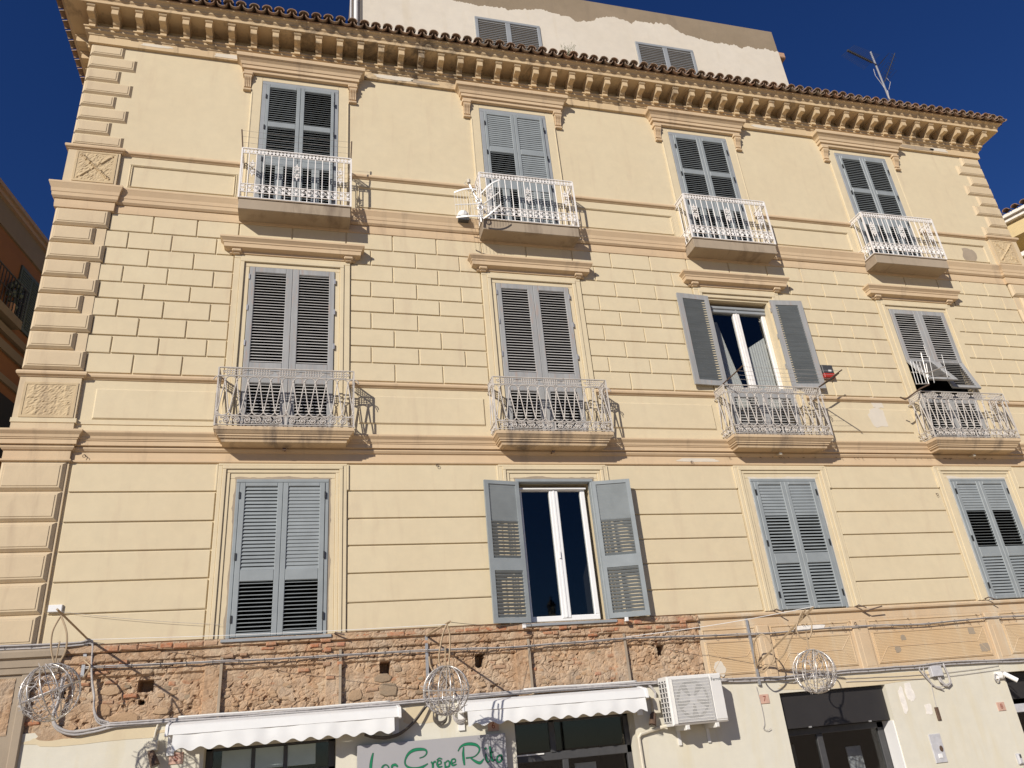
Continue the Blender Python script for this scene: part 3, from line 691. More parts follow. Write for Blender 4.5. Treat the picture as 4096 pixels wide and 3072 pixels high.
def build3():
    Y=-.36; H=.853; z=[10.636,10.538,9.916,9.760,9.655]
    bars={}
    rl=MB()
    for k,zz in enumerate(z):
        t=.011 if k==0 else .008
        rl.box(-H,H,Y-t,Y+t,zz-t*.7,zz+t*.7)
        for s in (-1,1):
            a,b=sorted((s*(H-t),s*(H+t))); rl.box(a,b,Y+t,0.01,zz-t*.7,zz+t*.7)
    posts=MB(); posts.box(-.012,.012,Y-.012,Y+.012,9.64,10.63)
    bal=MB(); bal.tube([(0,0,9.65),(0,0,10.538)],.0075,6); bal_me=bal.mesh('baluster',M['iron_white'])
    xs=[-H+2*H*k/15 for k in range(1,15)]
    pos=[(x,Y) for x in xs]+[(s*H,y) for s in (-1,1) for y in (-.24,-.12)]
    fz=MB()
    for ax,rng,fix in (('x',[-H+.03+k*.0567 for k in range(30)],Y),('y0',[Y+.03+k*.0567 for k in range(6)],-H),('y1',[Y+.03+k*.0567 for k in range(6)],H)):
        for p in rng:
            x,y=(p,fix) if ax=='x' else (fix,p); A='x' if ax=='x' else 'y'
            heart(fz,x,y,10.573,.050,.052,A)
            if A=='x': ring(fz,x+.028,y,10.612,.016,.0045,6,4,math.pi,2*math.pi); fz.box(x-.004,x+.004,y-.003,y+.003,10.595,10.632)
            else: ring(fz,x,y+.028,10.612,.016,.0045,6,4,math.pi,2*math.pi,'yz')
    fb=MB()
    for ax,rng,fix in (('x',[-H+.05+k*.1003 for k in range(17)],Y),('y0',[Y+.06+k*.1 for k in range(3)],-H),('y1',[Y+.06+k*.1 for k in range(3)],H)):
        for p in rng:
            A='x' if ax=='x' else 'y'
            def T(u,v): return (p+u,fix,v) if A=='x' else (fix,p+u,v)
            fb.tube([T(0,9.91),T(.048,9.87),T(0,9.825),T(-.048,9.87)],.0055,4,closed=True)
            fb.tube([T(-.05,9.86),T(-.028,9.80),T(0,9.825),T(.028,9.80),T(.05,9.86)],.005,4)
            x,y=(p,fix) if A=='x' else (fix,p)
            heart(fb,x,y,9.872,.045,.05,A); heart(fb,x,y,9.792,.05,.056,A); fb.tube([T(0,9.83),T(0,9.762)],.008,4)
    orn=MB()
    for r in (10.30,10.18): ring(orn,0,0,r,.03,.0075,10,4)
    for zz,w_ in ((10.345,.085),(10.24,.06),(10.135,.085)):
        for s in (-1,1): scroll(orn,s*.030,0,zz,.017,.006,s,n=9)
    heart(orn,0,0,10.30,.03,.04); heart(orn,0,0,10.18,.03,.04)
    for a,b in ((10.34,10.42),(10.14,10.06)):
        orn.prism([(-.018,a),(0,b),(.018,a)],-.005,.005,'y'); orn.ball((0,0,(a+b)/2),.014,6,4)
    orn_me=orn.mesh('cast_ornament',M['iron_white'])
    slab=MB(); slab.bev(-.85,.85,-.352,.01,9.438,9.628,.006); slab.box(-.862,.862,-.368,.01,9.630,9.646)
    return dict(rail=rl.mesh('rail',M['iron_white']),post=posts.mesh('corner_post',M['iron_white']),bal=bal_me,pos=pos,fz=fz.mesh('top_frieze',M['iron_white']),fb=fb.mesh('bottom_frieze',M['iron_white']),
        orn=orn_me,ox=[(xs[0]+xs[1])/2,0,(xs[-1]+xs[-2])/2],slab=slab.mesh('balcony',M['slab_concrete']))
B3=build3()
for c in CX:
    b=part('balcony',B3['slab'],None,pal,(c,0,0))
    for n_,k in (('railing','rail'),('top_frieze','fz'),('bottom_frieze','fb')): part(n_,B3[k],None,b)
    for s in (-1,1): part('corner_post',B3['post'],None,b,(s*.853,0,0))
    for (x,y) in B3['pos']: part('baluster',B3['bal'],None,b,(x,y,0))
    for x in B3['ox']: part('cast_ornament',B3['orn'],None,b,(x,-.36,0))
def build2():
    Y=-.36; H=.912; z=[6.682,6.556,5.957,5.828]; mt=M['iron_old']
    rl=MB()
    for k,zz in enumerate(z):
        t=.010 if k==0 else .008
        rl.box(-H,H,Y-t,Y+t,zz-t*.6,zz+t*.6)
        for s in (-1,1):
            a,b=sorted((s*(H-t),s*(H+t))); rl.box(a,b,Y+t,.01,zz-t*.6,zz+t*.6)
    for s in (-1,1): rl.box(s*H-.009,s*H+.009,Y-.009,Y+.009,5.81,6.68)
    rl.box(-.011,.011,Y-.006,Y+.006,5.83,5.957)
    tn=[-.818+.1498*k for k in range(12)]; bn=[-.893+.1498*k for k in range(13)]
    bars=[]; tz,bz=6.487,6.033
    for k,x in enumerate(tn):
        bars.append(((x,Y,tz),(bn[k]+.006,Y,bz))); bars.append(((x,Y,tz),(bn[k+1]-.006,Y,bz)))
    for s in (-1,1):
        for y in (-.27,-.12): bars.append(((s*H,y,tz),(s*H,y-.07,bz))); bars.append(((s*H,y,tz),(s*H,y+.07,bz)))
    arc=MB(); arb=MB()
    for k in range(13):
        x=tn[0]+.1498*(k-.5); ring(arc,x,Y,tz,.0749,.008,8,4,0,math.pi,sq=.85)
    for k in range(12):
        x=bn[0]+.1498*(k+.5); ring(arb,x,Y,bz,.0749,.008,8,4,math.pi,2*math.pi,sq=.92)
    for x in tn: arc.ball((x,Y,tz),.017,6,4)
    for x in bn: arb.ball((x,Y,bz),.016,6,4)
    for s in (-1,1):
        for y in (-.345,-.195,-.045): ring(arc,s*H,y,tz,.074,.0065,8,4,0,math.pi,'yz',.85)
        for y in (-.27,-.12): ring(arb,s*H,y,bz,.074,.0065,8,4,math.pi,2*math.pi,'yz',.92); arc.ball((s*H,y,tz),.016,6,4)
    fz=MB()
    if 1:
        x0=0
        for i in range(8):
            for j in range(3):
                if (i in (0,7)) and j!=1: continue
                ring(fz,x0-.122+i*.035+(.0175 if j==1 else 0)*0,Y,6.585+j*.033,.0185,.0056,7,4)
        for i in range(7): heart(fz,x0-.105+i*.035,Y,6.602,.016,.02); heart(fz,x0-.105+i*.035,Y,6.635,.016,.02)
        for s in (-1,1): scroll(fz,x0+s*.143,Y,6.618,.022,.0045,s,n=9)
    fs=MB()
    for i in range(8):
        for j in range(3): ring(fs,0,-.32+i*.035,6.585+j*.033,.0185,.0056,7,4,plane='yz')
    fbs=[]
    for g_ in (-1,1):
        fb=MB(); fbs.append(fb)
        for k in range(6):
            x=g_*(.09+k*.137); scroll(fb,x,Y,5.893,.052,.0095,g_); scroll(fb,x+g_*.065,Y,5.865,.022,.006,-g_,n=8); scroll(fb,x+g_*.06,Y,5.928,.016,.006,g_,n=8)
            fb.ball((x,Y,5.893),.016,6,4)
    fc=MB()
    for k in range(3): scroll(fc,0,-.30+k*.11,5.893,.048,.0075,1,'y'); fc.ball((0,-.245+k*.11,5.893),.012,6,4)
    sl_=MB(); sl_.sweep([(0,5.615),(.20,5.62),(.21,5.662),(.232,5.667),(.235,5.69),(.25,5.694),(.25,5.712),(.262,5.72),(.288,5.752),(.30,5.762),(.30,5.808),(0,5.812)],[(-.62,.1),(-.62,-.06),(.62,-.06),(.62,.1)])
    return dict(rail=rl.mesh('railing',mt),arc=arc.mesh('upper_arches',mt,True),arb=arb.mesh('lower_arches',mt,True),fz=fz.mesh('top_frieze',mt),fs=fs.mesh('top_frieze',mt),fbs=[q.mesh('bottom_frieze',mt) for q in fbs],fc=fc.mesh('bottom_frieze',mt),bars=bars,slab=sl_.mesh('balcony',M['slab_mould']))
B2=build2(); bar_me=[]
for (p,q) in B2['bars']:
    m=MB(); m.tube([p,q],.0085,6); bar_me.append(m.mesh('baluster',M['iron_old']))
for c in CX:
    b=part('balcony',B2['slab'],None,pal,(c,0,0))
    for n_,k in (('railing','rail'),('upper_arches','arc'),('lower_arches','arb')): part(n_,B2[k],None,b)
    for p in range(5): part('top_frieze',B2['fz'],None,b,(-.70+p*.35,0,0))
    for q in B2['fbs']: part('bottom_frieze',q,None,b)
    for s in (-1,1): part('top_frieze',B2['fs'],None,b,(s*.912,0,0)); part('bottom_frieze',B2['fc'],None,b,(s*.912,0,0))
    for me in bar_me: part('baluster',me,None,b)
    rod=MB(); rod.tube([(0,.0,5.585),(-.012,-.15,5.555)],.011,6); rod.box(-.03,.015,-.165,-.14,5.54,5.575); part('flag_holder',rod,M['rust'] if c<6 else M['box_cream'],pal,(c,0,0))
# ---- exposed rubble band between the shops and the first storey
holes=[(-1.825,-1.665,2.575,2.70),(.985,1.11,2.585,2.735),(2.225,2.345,2.60,2.765),(4.835,4.945,2.60,2.73),(-1.80,-1.745,2.43,2.475),(-2.70,-2.60,2.56,2.66)]
strips=[(-1.10,-.905),(.31,.50),(2.76,2.965),(4.165,4.35)]
def sm01(a,b,x): t=max(0,min(1,(x-a)/(b-a))); return t*t*(3-2*t)
def rub_y(x,z):
    s=any(a<x<b for a,b in strips)
    wob=.012*noise.noise((x*1.3,z*5,3.3))
    zz=z+wob
    y=.012
    y-=.035*sm01(2.745,2.765,zz)+.030*sm01(2.905,2.92,zz)+.018*sm01(3.015,3.03,zz)
    if s and z<2.90: y=min(y,-.030)
    if 3.005<zz<3.025: y+=.03
    big=noise.noise((x*4,z*4,1.1)); med=noise.noise((x*13,z*13,5.2)); fin=noise.noise((x*38,z*38,9.1))
    dd,pp=noise.voronoi((x*9+.35*med,z*13+.35*big,.5)); ed=dd[1]-dd[0]; cell=.5+.9*noise.noise(pp[0]*3.7)
    amp=.35 if s else .45+.75*sm01(-.25,.15,noise.noise((x*1.9,z*3.1,8.8)))
    if z>2.92: amp*=.55
    y+=amp*(.012*big+.006*med+.005*fin+.014*(cell-.5)+.013*(1-sm01(0,.22,ed)))
    if noise.noise((x*17,z*21,7.7))>.52: y+=amp*.03
    for (a,b,c,d) in holes:
        k=.006*noise.noise((x*40,z*40,2))
        if a+k<x<b+k and c+k<z<d+k: y=.27
        elif a-.03<x<b+.03 and c-.03<z<d+.03: y+=.02*abs(noise.noise((x*30,z*30,4)))
    return y
x0,x1,z0,z1=-2.95,5.50,2.21,3.107; st=.0125
nx=int((x1-x0)/st); nzv=int((z1-z0)/st); V=[];F=[]
for j in range(nzv+1):
    z=z0+(z1-z0)*j/nzv
    for i in range(nx+1):
        x=x0+(x1-x0)*i/nx; V.append((x,rub_y(x,z),z))
for j in range(nzv):
    for i in range(nx): k=j*(nx+1)+i; F.append((k,k+1,k+nx+2,k+nx+1))
rm=MB(); rm.add(V,F); rubble=part('rubble_band',rm,M['rubble'],pal)
def lump(w_,h_,d_,jit,rr):
    P=[]; n=7
    for k in range(n):
        a=2*math.pi*(k+.3*rr.random())/n; q=1+rr.uniform(-jit,jit); ca,sa=math.cos(a),math.sin(a)
        e=max(abs(ca),abs(sa))**.55; P.append((w_/2*ca/e*q,h_/2*sa/e*q))
    V=[(p,0,q) for p,q in P]+[(p*.86,-d_*rr.uniform(.7,1.1),q*.84) for p,q in P]+[(0,-d_*1.08,0)]
    F=[(k,(k+1)%n,n+(k+1)%n,n+k) for k in range(n)]+[(n+k,n+(k+1)%n,2*n) for k in range(n)]
    b=MB(); b.add(V,F); return b
rr=random.Random(3)
# brick course along the top
x=-2.86
while x<5.42:
    L=rr.uniform(.13,.26)
    if not any(c-.66<x+L/2<c+.66 for c in CX[:2]) or x<-1.0:
        b=MB(); yb=-.075+rr.uniform(-.012,.012); zt=3.095+rr.uniform(-.006,.004); zb=3.032+rr.uniform(-.008,.006)
        b.bev(x+.004,min(x+L-.004,5.48),yb,.0,zb,zt,.014); b.v=[(p[0],p[1]+rr.uniform(-.004,.004),p[2]+rr.uniform(-.004,.004)) for p in b.v]
        part('brick',b,M['brick'],rubble)
    x+=L
for (xa,xb,za,zb,n) in ((-.95,.45,2.915,3.05,13),(2.9,4.3,2.925,3.05,16),(4.3,5.45,2.92,3.02,8),(-2.5,-1.9,2.80,2.92,6),(.31,.5,2.76,3.0,7),(-.9,4.2,2.35,2.7,10),(-2.9,-1.2,2.25,2.7,8)):
    for _ in range(n):
        L=rr.uniform(.07,.17); h_=rr.uniform(.035,.05); cx_=rr.uniform(xa,xb); cz_=round(rr.uniform(za,zb)/.055)*.055
        if any(a-.1<cx_<b+.1 and c-.04<cz_<d+.04 for a,b,c,d in holes): continue
        b=MB(); y=rub_y(cx_,cz_); y=min(y,.02); b.bev(cx_-L/2,cx_+L/2,y-rr.uniform(.010,.022),y+.05,cz_-h_/2,cz_+h_/2,.01)
        b.v=[(p[0]+rr.uniform(-.005,.005),p[1],p[2]+rr.uniform(-.005,.005)) for p in b.v]; part('brick',b,M['brick'],rubble)
for _ in range(190):
    cx_=rr.uniform(-2.85,5.4); cz_=rr.uniform(2.25,2.74)
    if any(a<cx_<b for a,b in strips) or any(a-.10<cx_<b+.10 and c-.07<cz_<d+.07 for a,b,c,d in holes): continue
    w_=rr.uniform(.04,.11); h_=w_*rr.uniform(.4,.75)
    b=lump(w_,h_,rr.uniform(.006,.016),.22,rr); part('stone',b,M['stone'],rubble,(cx_,min(.03,rub_y(cx_,cz_))+.004,cz_))
for k,(cx_,cz_,w_,h_) in enumerate(((1.08,2.40,.26,.16),(1.02,2.54,.24,.11),(.68,2.36,.20,.13),(-2.12,2.60,.22,.10),(-2.18,2.40,.22,.14),(-1.93,2.30,.34,.12),(-1.55,2.34,.2,.08),(1.55,2.40,.16,.12))):
    b=lump(w_,h_,.014,.12,rr); part('stone',b,M['stone'],rubble,(cx_,.012,cz_))
# strips of render left on the band
for a,b in strips:
    m=MB(); m.box(b-.028,b+.004,-.046,.03,2.215,2.91); part('render_strip',m,M['mortar'],rubble)
# far left end: greyish render and two ledges
m=MB(); m.sweep([(0,2.83),(.03,2.84),(.035,2.90),(.05,2.91),(.055,2.99),(.09,3.01),(.095,3.07),(.07,3.10),(0,3.115)],[(-3.70,4),(-3.70,-.03),(-2.72,-.03),(-2.72,.2)]); part('ledge',m,M['mortar'],pal)
m=MB(); m.box(-3.70,-3.05,-.03,.1,GZ,2.84); m.bev(-3.05,-2.955,-.05,.1,GZ,2.84,.01); part('corner_base',m,M['mortar'],pal)
m=MB(); n=30; V=[];F=[]
for j in range(n+1):
    for i in range(n+1):
        u,v=i/n,j/n; V.append((-3.66+.55*u,-.034-.012*abs(noise.noise((u*7,v*8,3)))-.006*noise.noise((u*20,v*22,1)),2.20+.60*v))
for j in range(n):
    for i in range(n): k=j*(n+1)+i; F.append((k,k+1,k+n+2,k+n+1))
m.add(V,F); part('render_patch',m,M['rubble'],pal)
# ---- right half of the band: ochre render with panels
m=MB(); m.sweep([(0,3.035),(.03,3.04),(.05,3.055),(.055,3.08),(.04,3.10),(0,3.11)],[(5.50,.05),(5.50,0),(14.6,0)]); m.sweep([(0,2.925),(.012,2.93),(.012,2.945),(0,2.95)],[(5.50,.05),(5.50,0),(14.6,0)])
oc=part('ledge',m,M['ochre'],pal)
m=MB(); m.box(5.50,14.6,-.010,.01,2.195,3.045); band=part('ochre_band',m,M['ochre'],pal)
for a,b in ((8.04,8.31),(10.53,10.80),(6.42,6.62),(12.9,13.1)):
    m=MB(); m.bev(a,b,-.045,0,2.20,2.92,.012); m.bev(a+.07,b-.02,-.05,0,2.24,2.74,.012); part('pilaster_strip',m,M['ochre'],band)
for a,b in ((5.55,6.40),(6.66,8.0),(8.36,10.48),(10.84,12.85)):
    m=MB(); frame_mb(m,a,b,2.78,2.90,.018,.012,-.01); m.bev(a,b,-.022,0,2.27,2.735,.01); cz=2.505
    part('combed_panel',m,M['combed'],band)
    m=MB(); frame_mb(m,a+.02,b-.02,2.29,2.72,.012,.008,-.022)
    m.bev(a+.22,b-.22,-.030,-.02,cz-.006,cz+.006,.003)
    for (p,q,r_,s_) in ((a+.03,2.71,a+.22,cz),(a+.03,2.30,a+.22,cz),(b-.03,2.71,b-.22,cz),(b-.03,2.30,b-.22,cz)): m.tube([(p,-.024,q),(r_,-.024,s_)],.005,4)
    part('panel_ribs',m,M['ochre'],band)
m=MB()
for _ in range(60):
    cx_=rr.uniform(6.5,12.0); cz_=rr.choice((2.79,2.90,5.545,5.545)); y=-.02
    m.tube([(cx_,y,cz_),(cx_+rr.uniform(-.01,.01),y-.035,cz_-rr.uniform(.0,.03))],.004,4)
for (cx_,cz_) in ((5.9,5.46),(-2.78,5.50),(1.83,5.39),(10.4,4.9),(8.1,2.88)):
    m.tube([(cx_,0,cz_),(cx_,-.05,cz_)],.006,5); ring(m,cx_,-.055,cz_-.02,.02,.004,8,4)
o=part('iron_hooks',m,M['rebar'],pal); o['kind']='stuff'
# iron pegs, flat pivots left beside the first storey windows
for (cx_,cz_,dx,dz) in ((CX[0]+.70,3.09,.12,-.02),(CX[2]-.72,3.10,.10,-.03),(CX[2]+.71,3.10,.10,-.03),(CX[3]-.72,3.12,.10,-.03),(8.35,3.02,.22,.06)):
    m=MB(); m.tube([(cx_,.02,cz_),(cx_+.01,-.12,cz_+.02),(cx_+dx,-.16,cz_+dz)],.010,5); part('iron_pivot',m,M['rebar'],pal)
for (cx_,cz_) in ((CX[1]-.70,3.055),(CX[1]+.78,3.075)):
    m=MB(); m.tube([(cx_,.02,cz_),(cx_,-.14,cz_)],.009,6); m.bev(cx_-.025,cx_+.025,-.17,-.14,cz_-.02,cz_+.035,.006); part('shutter_stay',m,M['pvc'],pal)
# ---- shop doors
def door_frame(o,panes,bars,y):
    f=MB()
    for (a,b,c,d) in bars: f.bev(a,b,y,y+.05,c,d,.006)
    dr=part('shop_door',f,M['dark_grey'],pal)
    for (a,b,c,d) in panes: g_=MB(); g_.box(a,b,y+.02,y+.028,c,d); part('pane',g_,M['glass'],dr)
    return dr
a,b,_,t=DOORS[0]
d=door_frame(0,[(a+.08,b-.08,1.60,1.87),(a+.08,-.33,GZ+.1,1.5),(-.26,b-.08,GZ+.1,1.5)],[(a,a+.08,GZ,t),(b-.08,b,GZ,t),(a,b,1.50,1.60),(a,b,1.87,1.9),(-.34,-.26,GZ,1.5)],.25)
for (p,q,) in ((-.86,-.525),(-.485,-.155),(-.112,.22)):
    m=MB(); m.bev(p,q,.245,.268,1.64,1.868,.004); part('frosted_panel',m,M['frosted'],d)
for (p,q) in ((-.525,-.485),(-.155,-.112)): m=MB(); m.box(p,q,.235,.262,1.60,1.868); part('mullion',m,M['dark_grey'],d)
a,b,_,t=DOORS[1]
d=door_frame(0,[(a+.07,3.2,1.52,1.87),(3.28,b-.07,1.52,1.87),(a+.07,3.35,GZ+.1,1.42),(3.43,b-.1,GZ+.1,1.42)],[(a,a+.07,GZ,t),(b-.07,b,GZ,t),(3.2,3.28,1.5,t),(a,b,1.42,1.52),(3.35,3.43,GZ,1.42),(a,b,1.87,1.9)],.22)
m=MB(); m.box(a+.02,3.1,.20,.215,1.50,1.515); part('trim',m,M['pvc'],d)
m=MB(); m.box(a+.10,a+.35,.5,.52,.6,1.2); part('poster',m,M['box_grey'],d); m=MB(); m.box(3.6,3.9,.5,.52,.7,1.35); part('poster',m,M['box_grey'],d)
a,b,_,t=DOORS[2]
d=door_frame(0,[(a+.1,7.2,GZ,1.42),(7.3,b-.12,GZ,1.42)],[(a,a+.1,GZ,1.5),(b-.12,b,GZ,1.5),(a,b,1.42,1.51),(7.2,7.3,GZ,1.42)],.26)
m=MB(); m.bev(a+.01,b-.005,.07,.30,1.515,1.982,.006); part('lintel_panel',m,M['panel_black'],d)
for x in (7.0,8.0): m=MB(); m.box(x-.02,x+.02,.055,.075,1.51,1.53); part('clip',m,M['galv'],d)
m=MB(); m.box(b-.02,b+.0,.02,.25,GZ,1.50); part('white_jamb',m,M['pvc'],d)
m=MB(); m.box(7.95,8.2,.7,.72,.6,1.2); part('poster',m,M['box_grey'],d); m=MB(); m.box(6.9,7.15,.8,.82,.9,1.3); part('poster',m,M['dark_grey'],d)
a,b,_,t=DOORS[3]
d=door_frame(0,[(a+.1,b-.1,GZ,1.45)],[(a,a+.1,GZ,1.5),(a,b,1.45,1.56)],.26)
m=MB(); m.bev(a,b,.2,.30,1.63,2.01,.006); part('lintel_panel',m,M['panel_black'],d)
m=MB(); m.bev(a+.02,b,.16,.2,1.44,1.56,.006); part('sill_bar',m,M['box_grey'],d)

# ================================================================== OTHER BUILDINGS
# rooftop storey set back behind the eaves: white render peeled off to cement
D_=.8; k_=1+D_/10.4
pent=thing('rooftop_house','white rooftop storey with peeling render behind the tiled eaves','building',(5.8,D_+2,13.6))
m=MB(); m.box(.634,10.93,D_,D_+4,13.7,17.21); part('wall',m,M['cement'],pent)
bd=[(.634,17.6),(2.3,17.6),(2.661,16.47),(3.306,16.43),(4.134,16.47),(4.856,16.63),(5.507,16.50),(5.61,16.43),(6.133,16.54),(6.366,16.77),(6.768,16.74),(7.048,16.67),(7.153,16.77),(8.028,16.82),(8.376,16.58),(8.789,16.51),(9.177,16.45),(9.966,16.47),(10.655,16.51),(10.925,16.50)]
bd=[(x,min(z,17.205) if z<17 else 17.205) for x,z in bd]
pts=[]
for (p,q) in zip(bd,bd[1:]):
    n=max(1,int((q[0]-p[0])/.02))
    for i in range(n):
        t=i/n; x=p[0]+(q[0]-p[0])*t; z=p[1]+(q[1]-p[1])*t
        if z<17.1: z+=.10*noise.noise((x*4.3,0,2))+.05*noise.noise((x*15,3,2))+.03*noise.noise((x*40,3,2))
        pts.append((x,z))
pts.append(bd[-1])
m=MB(); V=[];F=[]
for (x,z) in pts: V+=[(x,D_-.018,13.7),(x,D_-.018,z),(x,D_,z)]
for i in range(len(pts)-1): F+=[(3*i,3*i+3,3*i+4,3*i+1),(3*i+1,3*i+4,3*i+5,3*i+2)]
m.add(V,F); m.add([(10.925,D_-.018,13.7),(10.925,D_+.3,13.7),(10.925,D_+.3,16.5),(10.925,D_-.018,16.5)],[(0,1,2,3)]); part('white_render',m,M['white_house'],pent)
for (xa,xb,zt) in ((3.24,4.72,16.03),(7.02,8.49,16.03)):
    zb=14.5; f=MB(); y=D_-.05; fw=.07
    f.bev(xa,xb,y,y+.06,zt-fw,zt,.006); f.bev(xa,xa+fw,y,y+.06,zb,zt-fw,.006); f.bev(xb-fw,xb,y,y+.06,zb,zt-fw,.006); xm=(xa+xb)/2; f.bev(xm-fw*.8,xm+fw*.8,y,y+.06,zb,zt-fw,.006)
    f.box(xa,xb,y+.055,y+.058,zb,zt)
    fo=part('shutter',f,M['alu_frame'],pent)
    s=slat_mesh(xm-xa-fw*1.8+.01,58,'alu').mesh('slat',M['alu_frame'])
    bk=MB(); bk.box(xa+.02,xb-.02,y+.045,y+.054,zb,zt-.02); part('backing',bk,M['room'],fo)
    for cx_ in ((xa+xm+fw*.2)/2,(xb+xm-fw*.2)/2):
        for k in range(15): part('slat',s,None,fo,(cx_,y+.02,zt-fw-.045-k*.055))
m=MB(); m.tube([(.60,D_-.06,13.8),(.60,D_-.06,17.6)],.018,8); part('conduit',m,M['box_grey'],pent)
m=MB(); m.tube([(.70,D_-.08,13.8),(.70,D_-.08,17.6)],.042,10); part('drain_pipe',m,M['pvc'],pent)
m=MB(); m.tube([(.80,D_-.05,13.8),(.80,D_-.05,17.6)],.010,8); part('conduit',m,M['cable_dark'],pent)
m=MB(); m.bev(10.925,11.14,D_+.02,D_+.3,16.37,16.55,.02); part('ledge_end',m,M['brick'],pent)
m=MB(); m.box(10.93,13.4,D_+.8,D_+3,14,16.0); part('low_parapet',m,M['cement'],pent)

# building across the left side street
d2=Vector((.187,1.099)).normalized(); ang=math.atan2(d2.y,d2.x)
LB=thing('side_street_house','dark orange house in shade across the left side street','building',(-7.7,0,GZ))
def lbp(s,out,z): # s along the wall, out from the wall towards the street
    return (-7.7+d2.x*s+d2.y*out, d2.y*s-d2.x*out, z)
def lbox(mb,s0,s1,o0,o1,z0_,z1_):
    P=[lbp(s,o,z) for z in (z0_,z1_) for (s,o) in ((s0,o0),(s1,o0),(s1,o1),(s0,o1))]
    mb.add(P,[(0,3,2,1),(4,5,6,7),(0,1,5,4),(1,2,6,5),(2,3,7,6),(3,0,4,7)])
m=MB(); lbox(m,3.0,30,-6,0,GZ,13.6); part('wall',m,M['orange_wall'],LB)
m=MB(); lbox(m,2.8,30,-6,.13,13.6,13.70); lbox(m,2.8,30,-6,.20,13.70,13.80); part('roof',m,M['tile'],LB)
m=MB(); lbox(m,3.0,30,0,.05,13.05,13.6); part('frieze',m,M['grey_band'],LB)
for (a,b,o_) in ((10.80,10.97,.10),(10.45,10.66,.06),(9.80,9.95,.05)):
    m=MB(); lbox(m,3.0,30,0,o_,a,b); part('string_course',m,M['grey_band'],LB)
for s0 in (6.75,3.4):
    m=MB(); lbox(m,s0,s0+1.05,0,.04,11.25,12.72); lf=part('shutter',m,M['green_shutter'],LB)
    for k in range(22):
        q=MB(); lbox(q,s0+.06,s0+.48,.04,.055,11.35+k*.06,11.38+k*.06); lbox(q,s0+.56,s0+.98,.04,.055,11.35+k*.06,11.38+k*.06); part('slat',q,M['green_shutter'],lf)
    m=MB(); lbox(m,s0+.1,s0+1.1,0,.03,8.2,9.55); part('doorway',m,M['room'],LB)
m=MB(); lbox(m,4.6,6.9,0,.22,11.06,11.26); bl=part('balcony',m,M['grey_band'],LB)
for k in range(20):
    q=MB(); s_=4.62+k*.122; q.tube([lbp(s_,.20,11.26),lbp(s_,.20,12.06)],.012,5); part('baluster',q,M['black'],bl)
for k in range(5):
    q=MB(); q.tube([lbp(6.88,.02+k*.04,11.26),lbp(6.88,.02+k*.04,12.06)],.012,5); part('baluster',q,M['black'],bl)
q=MB(); q.tube([lbp(4.6,.20,12.06),lbp(6.88,.20,12.06),lbp(6.88,0,12.06)],.02,6); q.tube([lbp(4.6,.20,11.66),lbp(6.88,.20,11.66)],.015,6); part('rail',q,M['black'],bl)
q=MB()
for k in range(18): q.ball(lbp(6.25+rr.uniform(0,.45),.14+rr.uniform(-.06,.06),11.45+rr.uniform(0,.7)),rr.uniform(.04,.09),6,4)
pp=thing('potted_plant','dark bushy pot plant on the shaded balcony of the orange house','plant',lbp(6.5,.12,11.26)); part('foliage',q,M['green_shutter'],pp); q=MB(); q.tube([lbp(6.5,.12,11.26),lbp(6.5,.12,11.5)],.09,10); part('pot',q,M['brick'],pp)

# building on the right
d3=Vector((-.549,1.317)).normalized()
RB=thing('right_neighbour_house','cream house with white eaves and tiled roof edge at the right','building',(19.5,0,GZ))
def rbp(s,out,z): return (19.5+d3.x*s-d3.y*out, d3.y*s+d3.x*out, z)
def rbox(mb,s0,s1,o0,o1,z0_,z1_):
    P=[rbp(s,o,z) for z in (z0_,z1_) for (s,o) in ((s0,o0),(s1,o0),(s1,o1),(s0,o1))]
    mb.add(P,[(0,3,2,1),(4,5,6,7),(0,1,5,4),(1,2,6,5),(2,3,7,6),(3,0,4,7)])
m=MB(); rbox(m,-4,14,-6,0,12.97,13.45); rbox(m,-4,14,-6,0,GZ,12.30); rbox(m,-4,14,-6,-1.2,12.30,12.97); part('wall',m,M['right_wall'],RB)
m=MB(); rbox(m,-4,14,0,.12,13.42,13.52); rbox(m,-4,14,0,.2,13.525,13.61); part('eaves',m,M['white_trim'],RB)
m=MB(); rbox(m,-4,14,0,.10,12.30,12.42); part('string_course',m,M['white_trim'],RB)
m=MB(); rbox(m,-4,14,-6,.15,13.615,13.64); rf=part('roof',m,M['tile'],RB)
a3=math.atan2(d3.y,d3.x)
for k in range(60):
    s_=-3.5+k*.22; p=rbp(s_,.30,13.65); o=part('roof_tile',cov,None,rf,p); o.rotation_euler=(sl,0,a3-math.pi)
    o.rotation_euler=(sl,0,math.atan2(d3.x,-d3.y)+math.pi/2*0) ; o.rotation_euler.z=math.atan2(-d3.x,d3.y)-math.pi/2
m=MB(); rbox(m,-4,14,-1.15,-1.1,12.3,12.97); part('loggia_back',m,M['room'],RB)  # near-black sheet before the wall, standing in for the loggia's shade

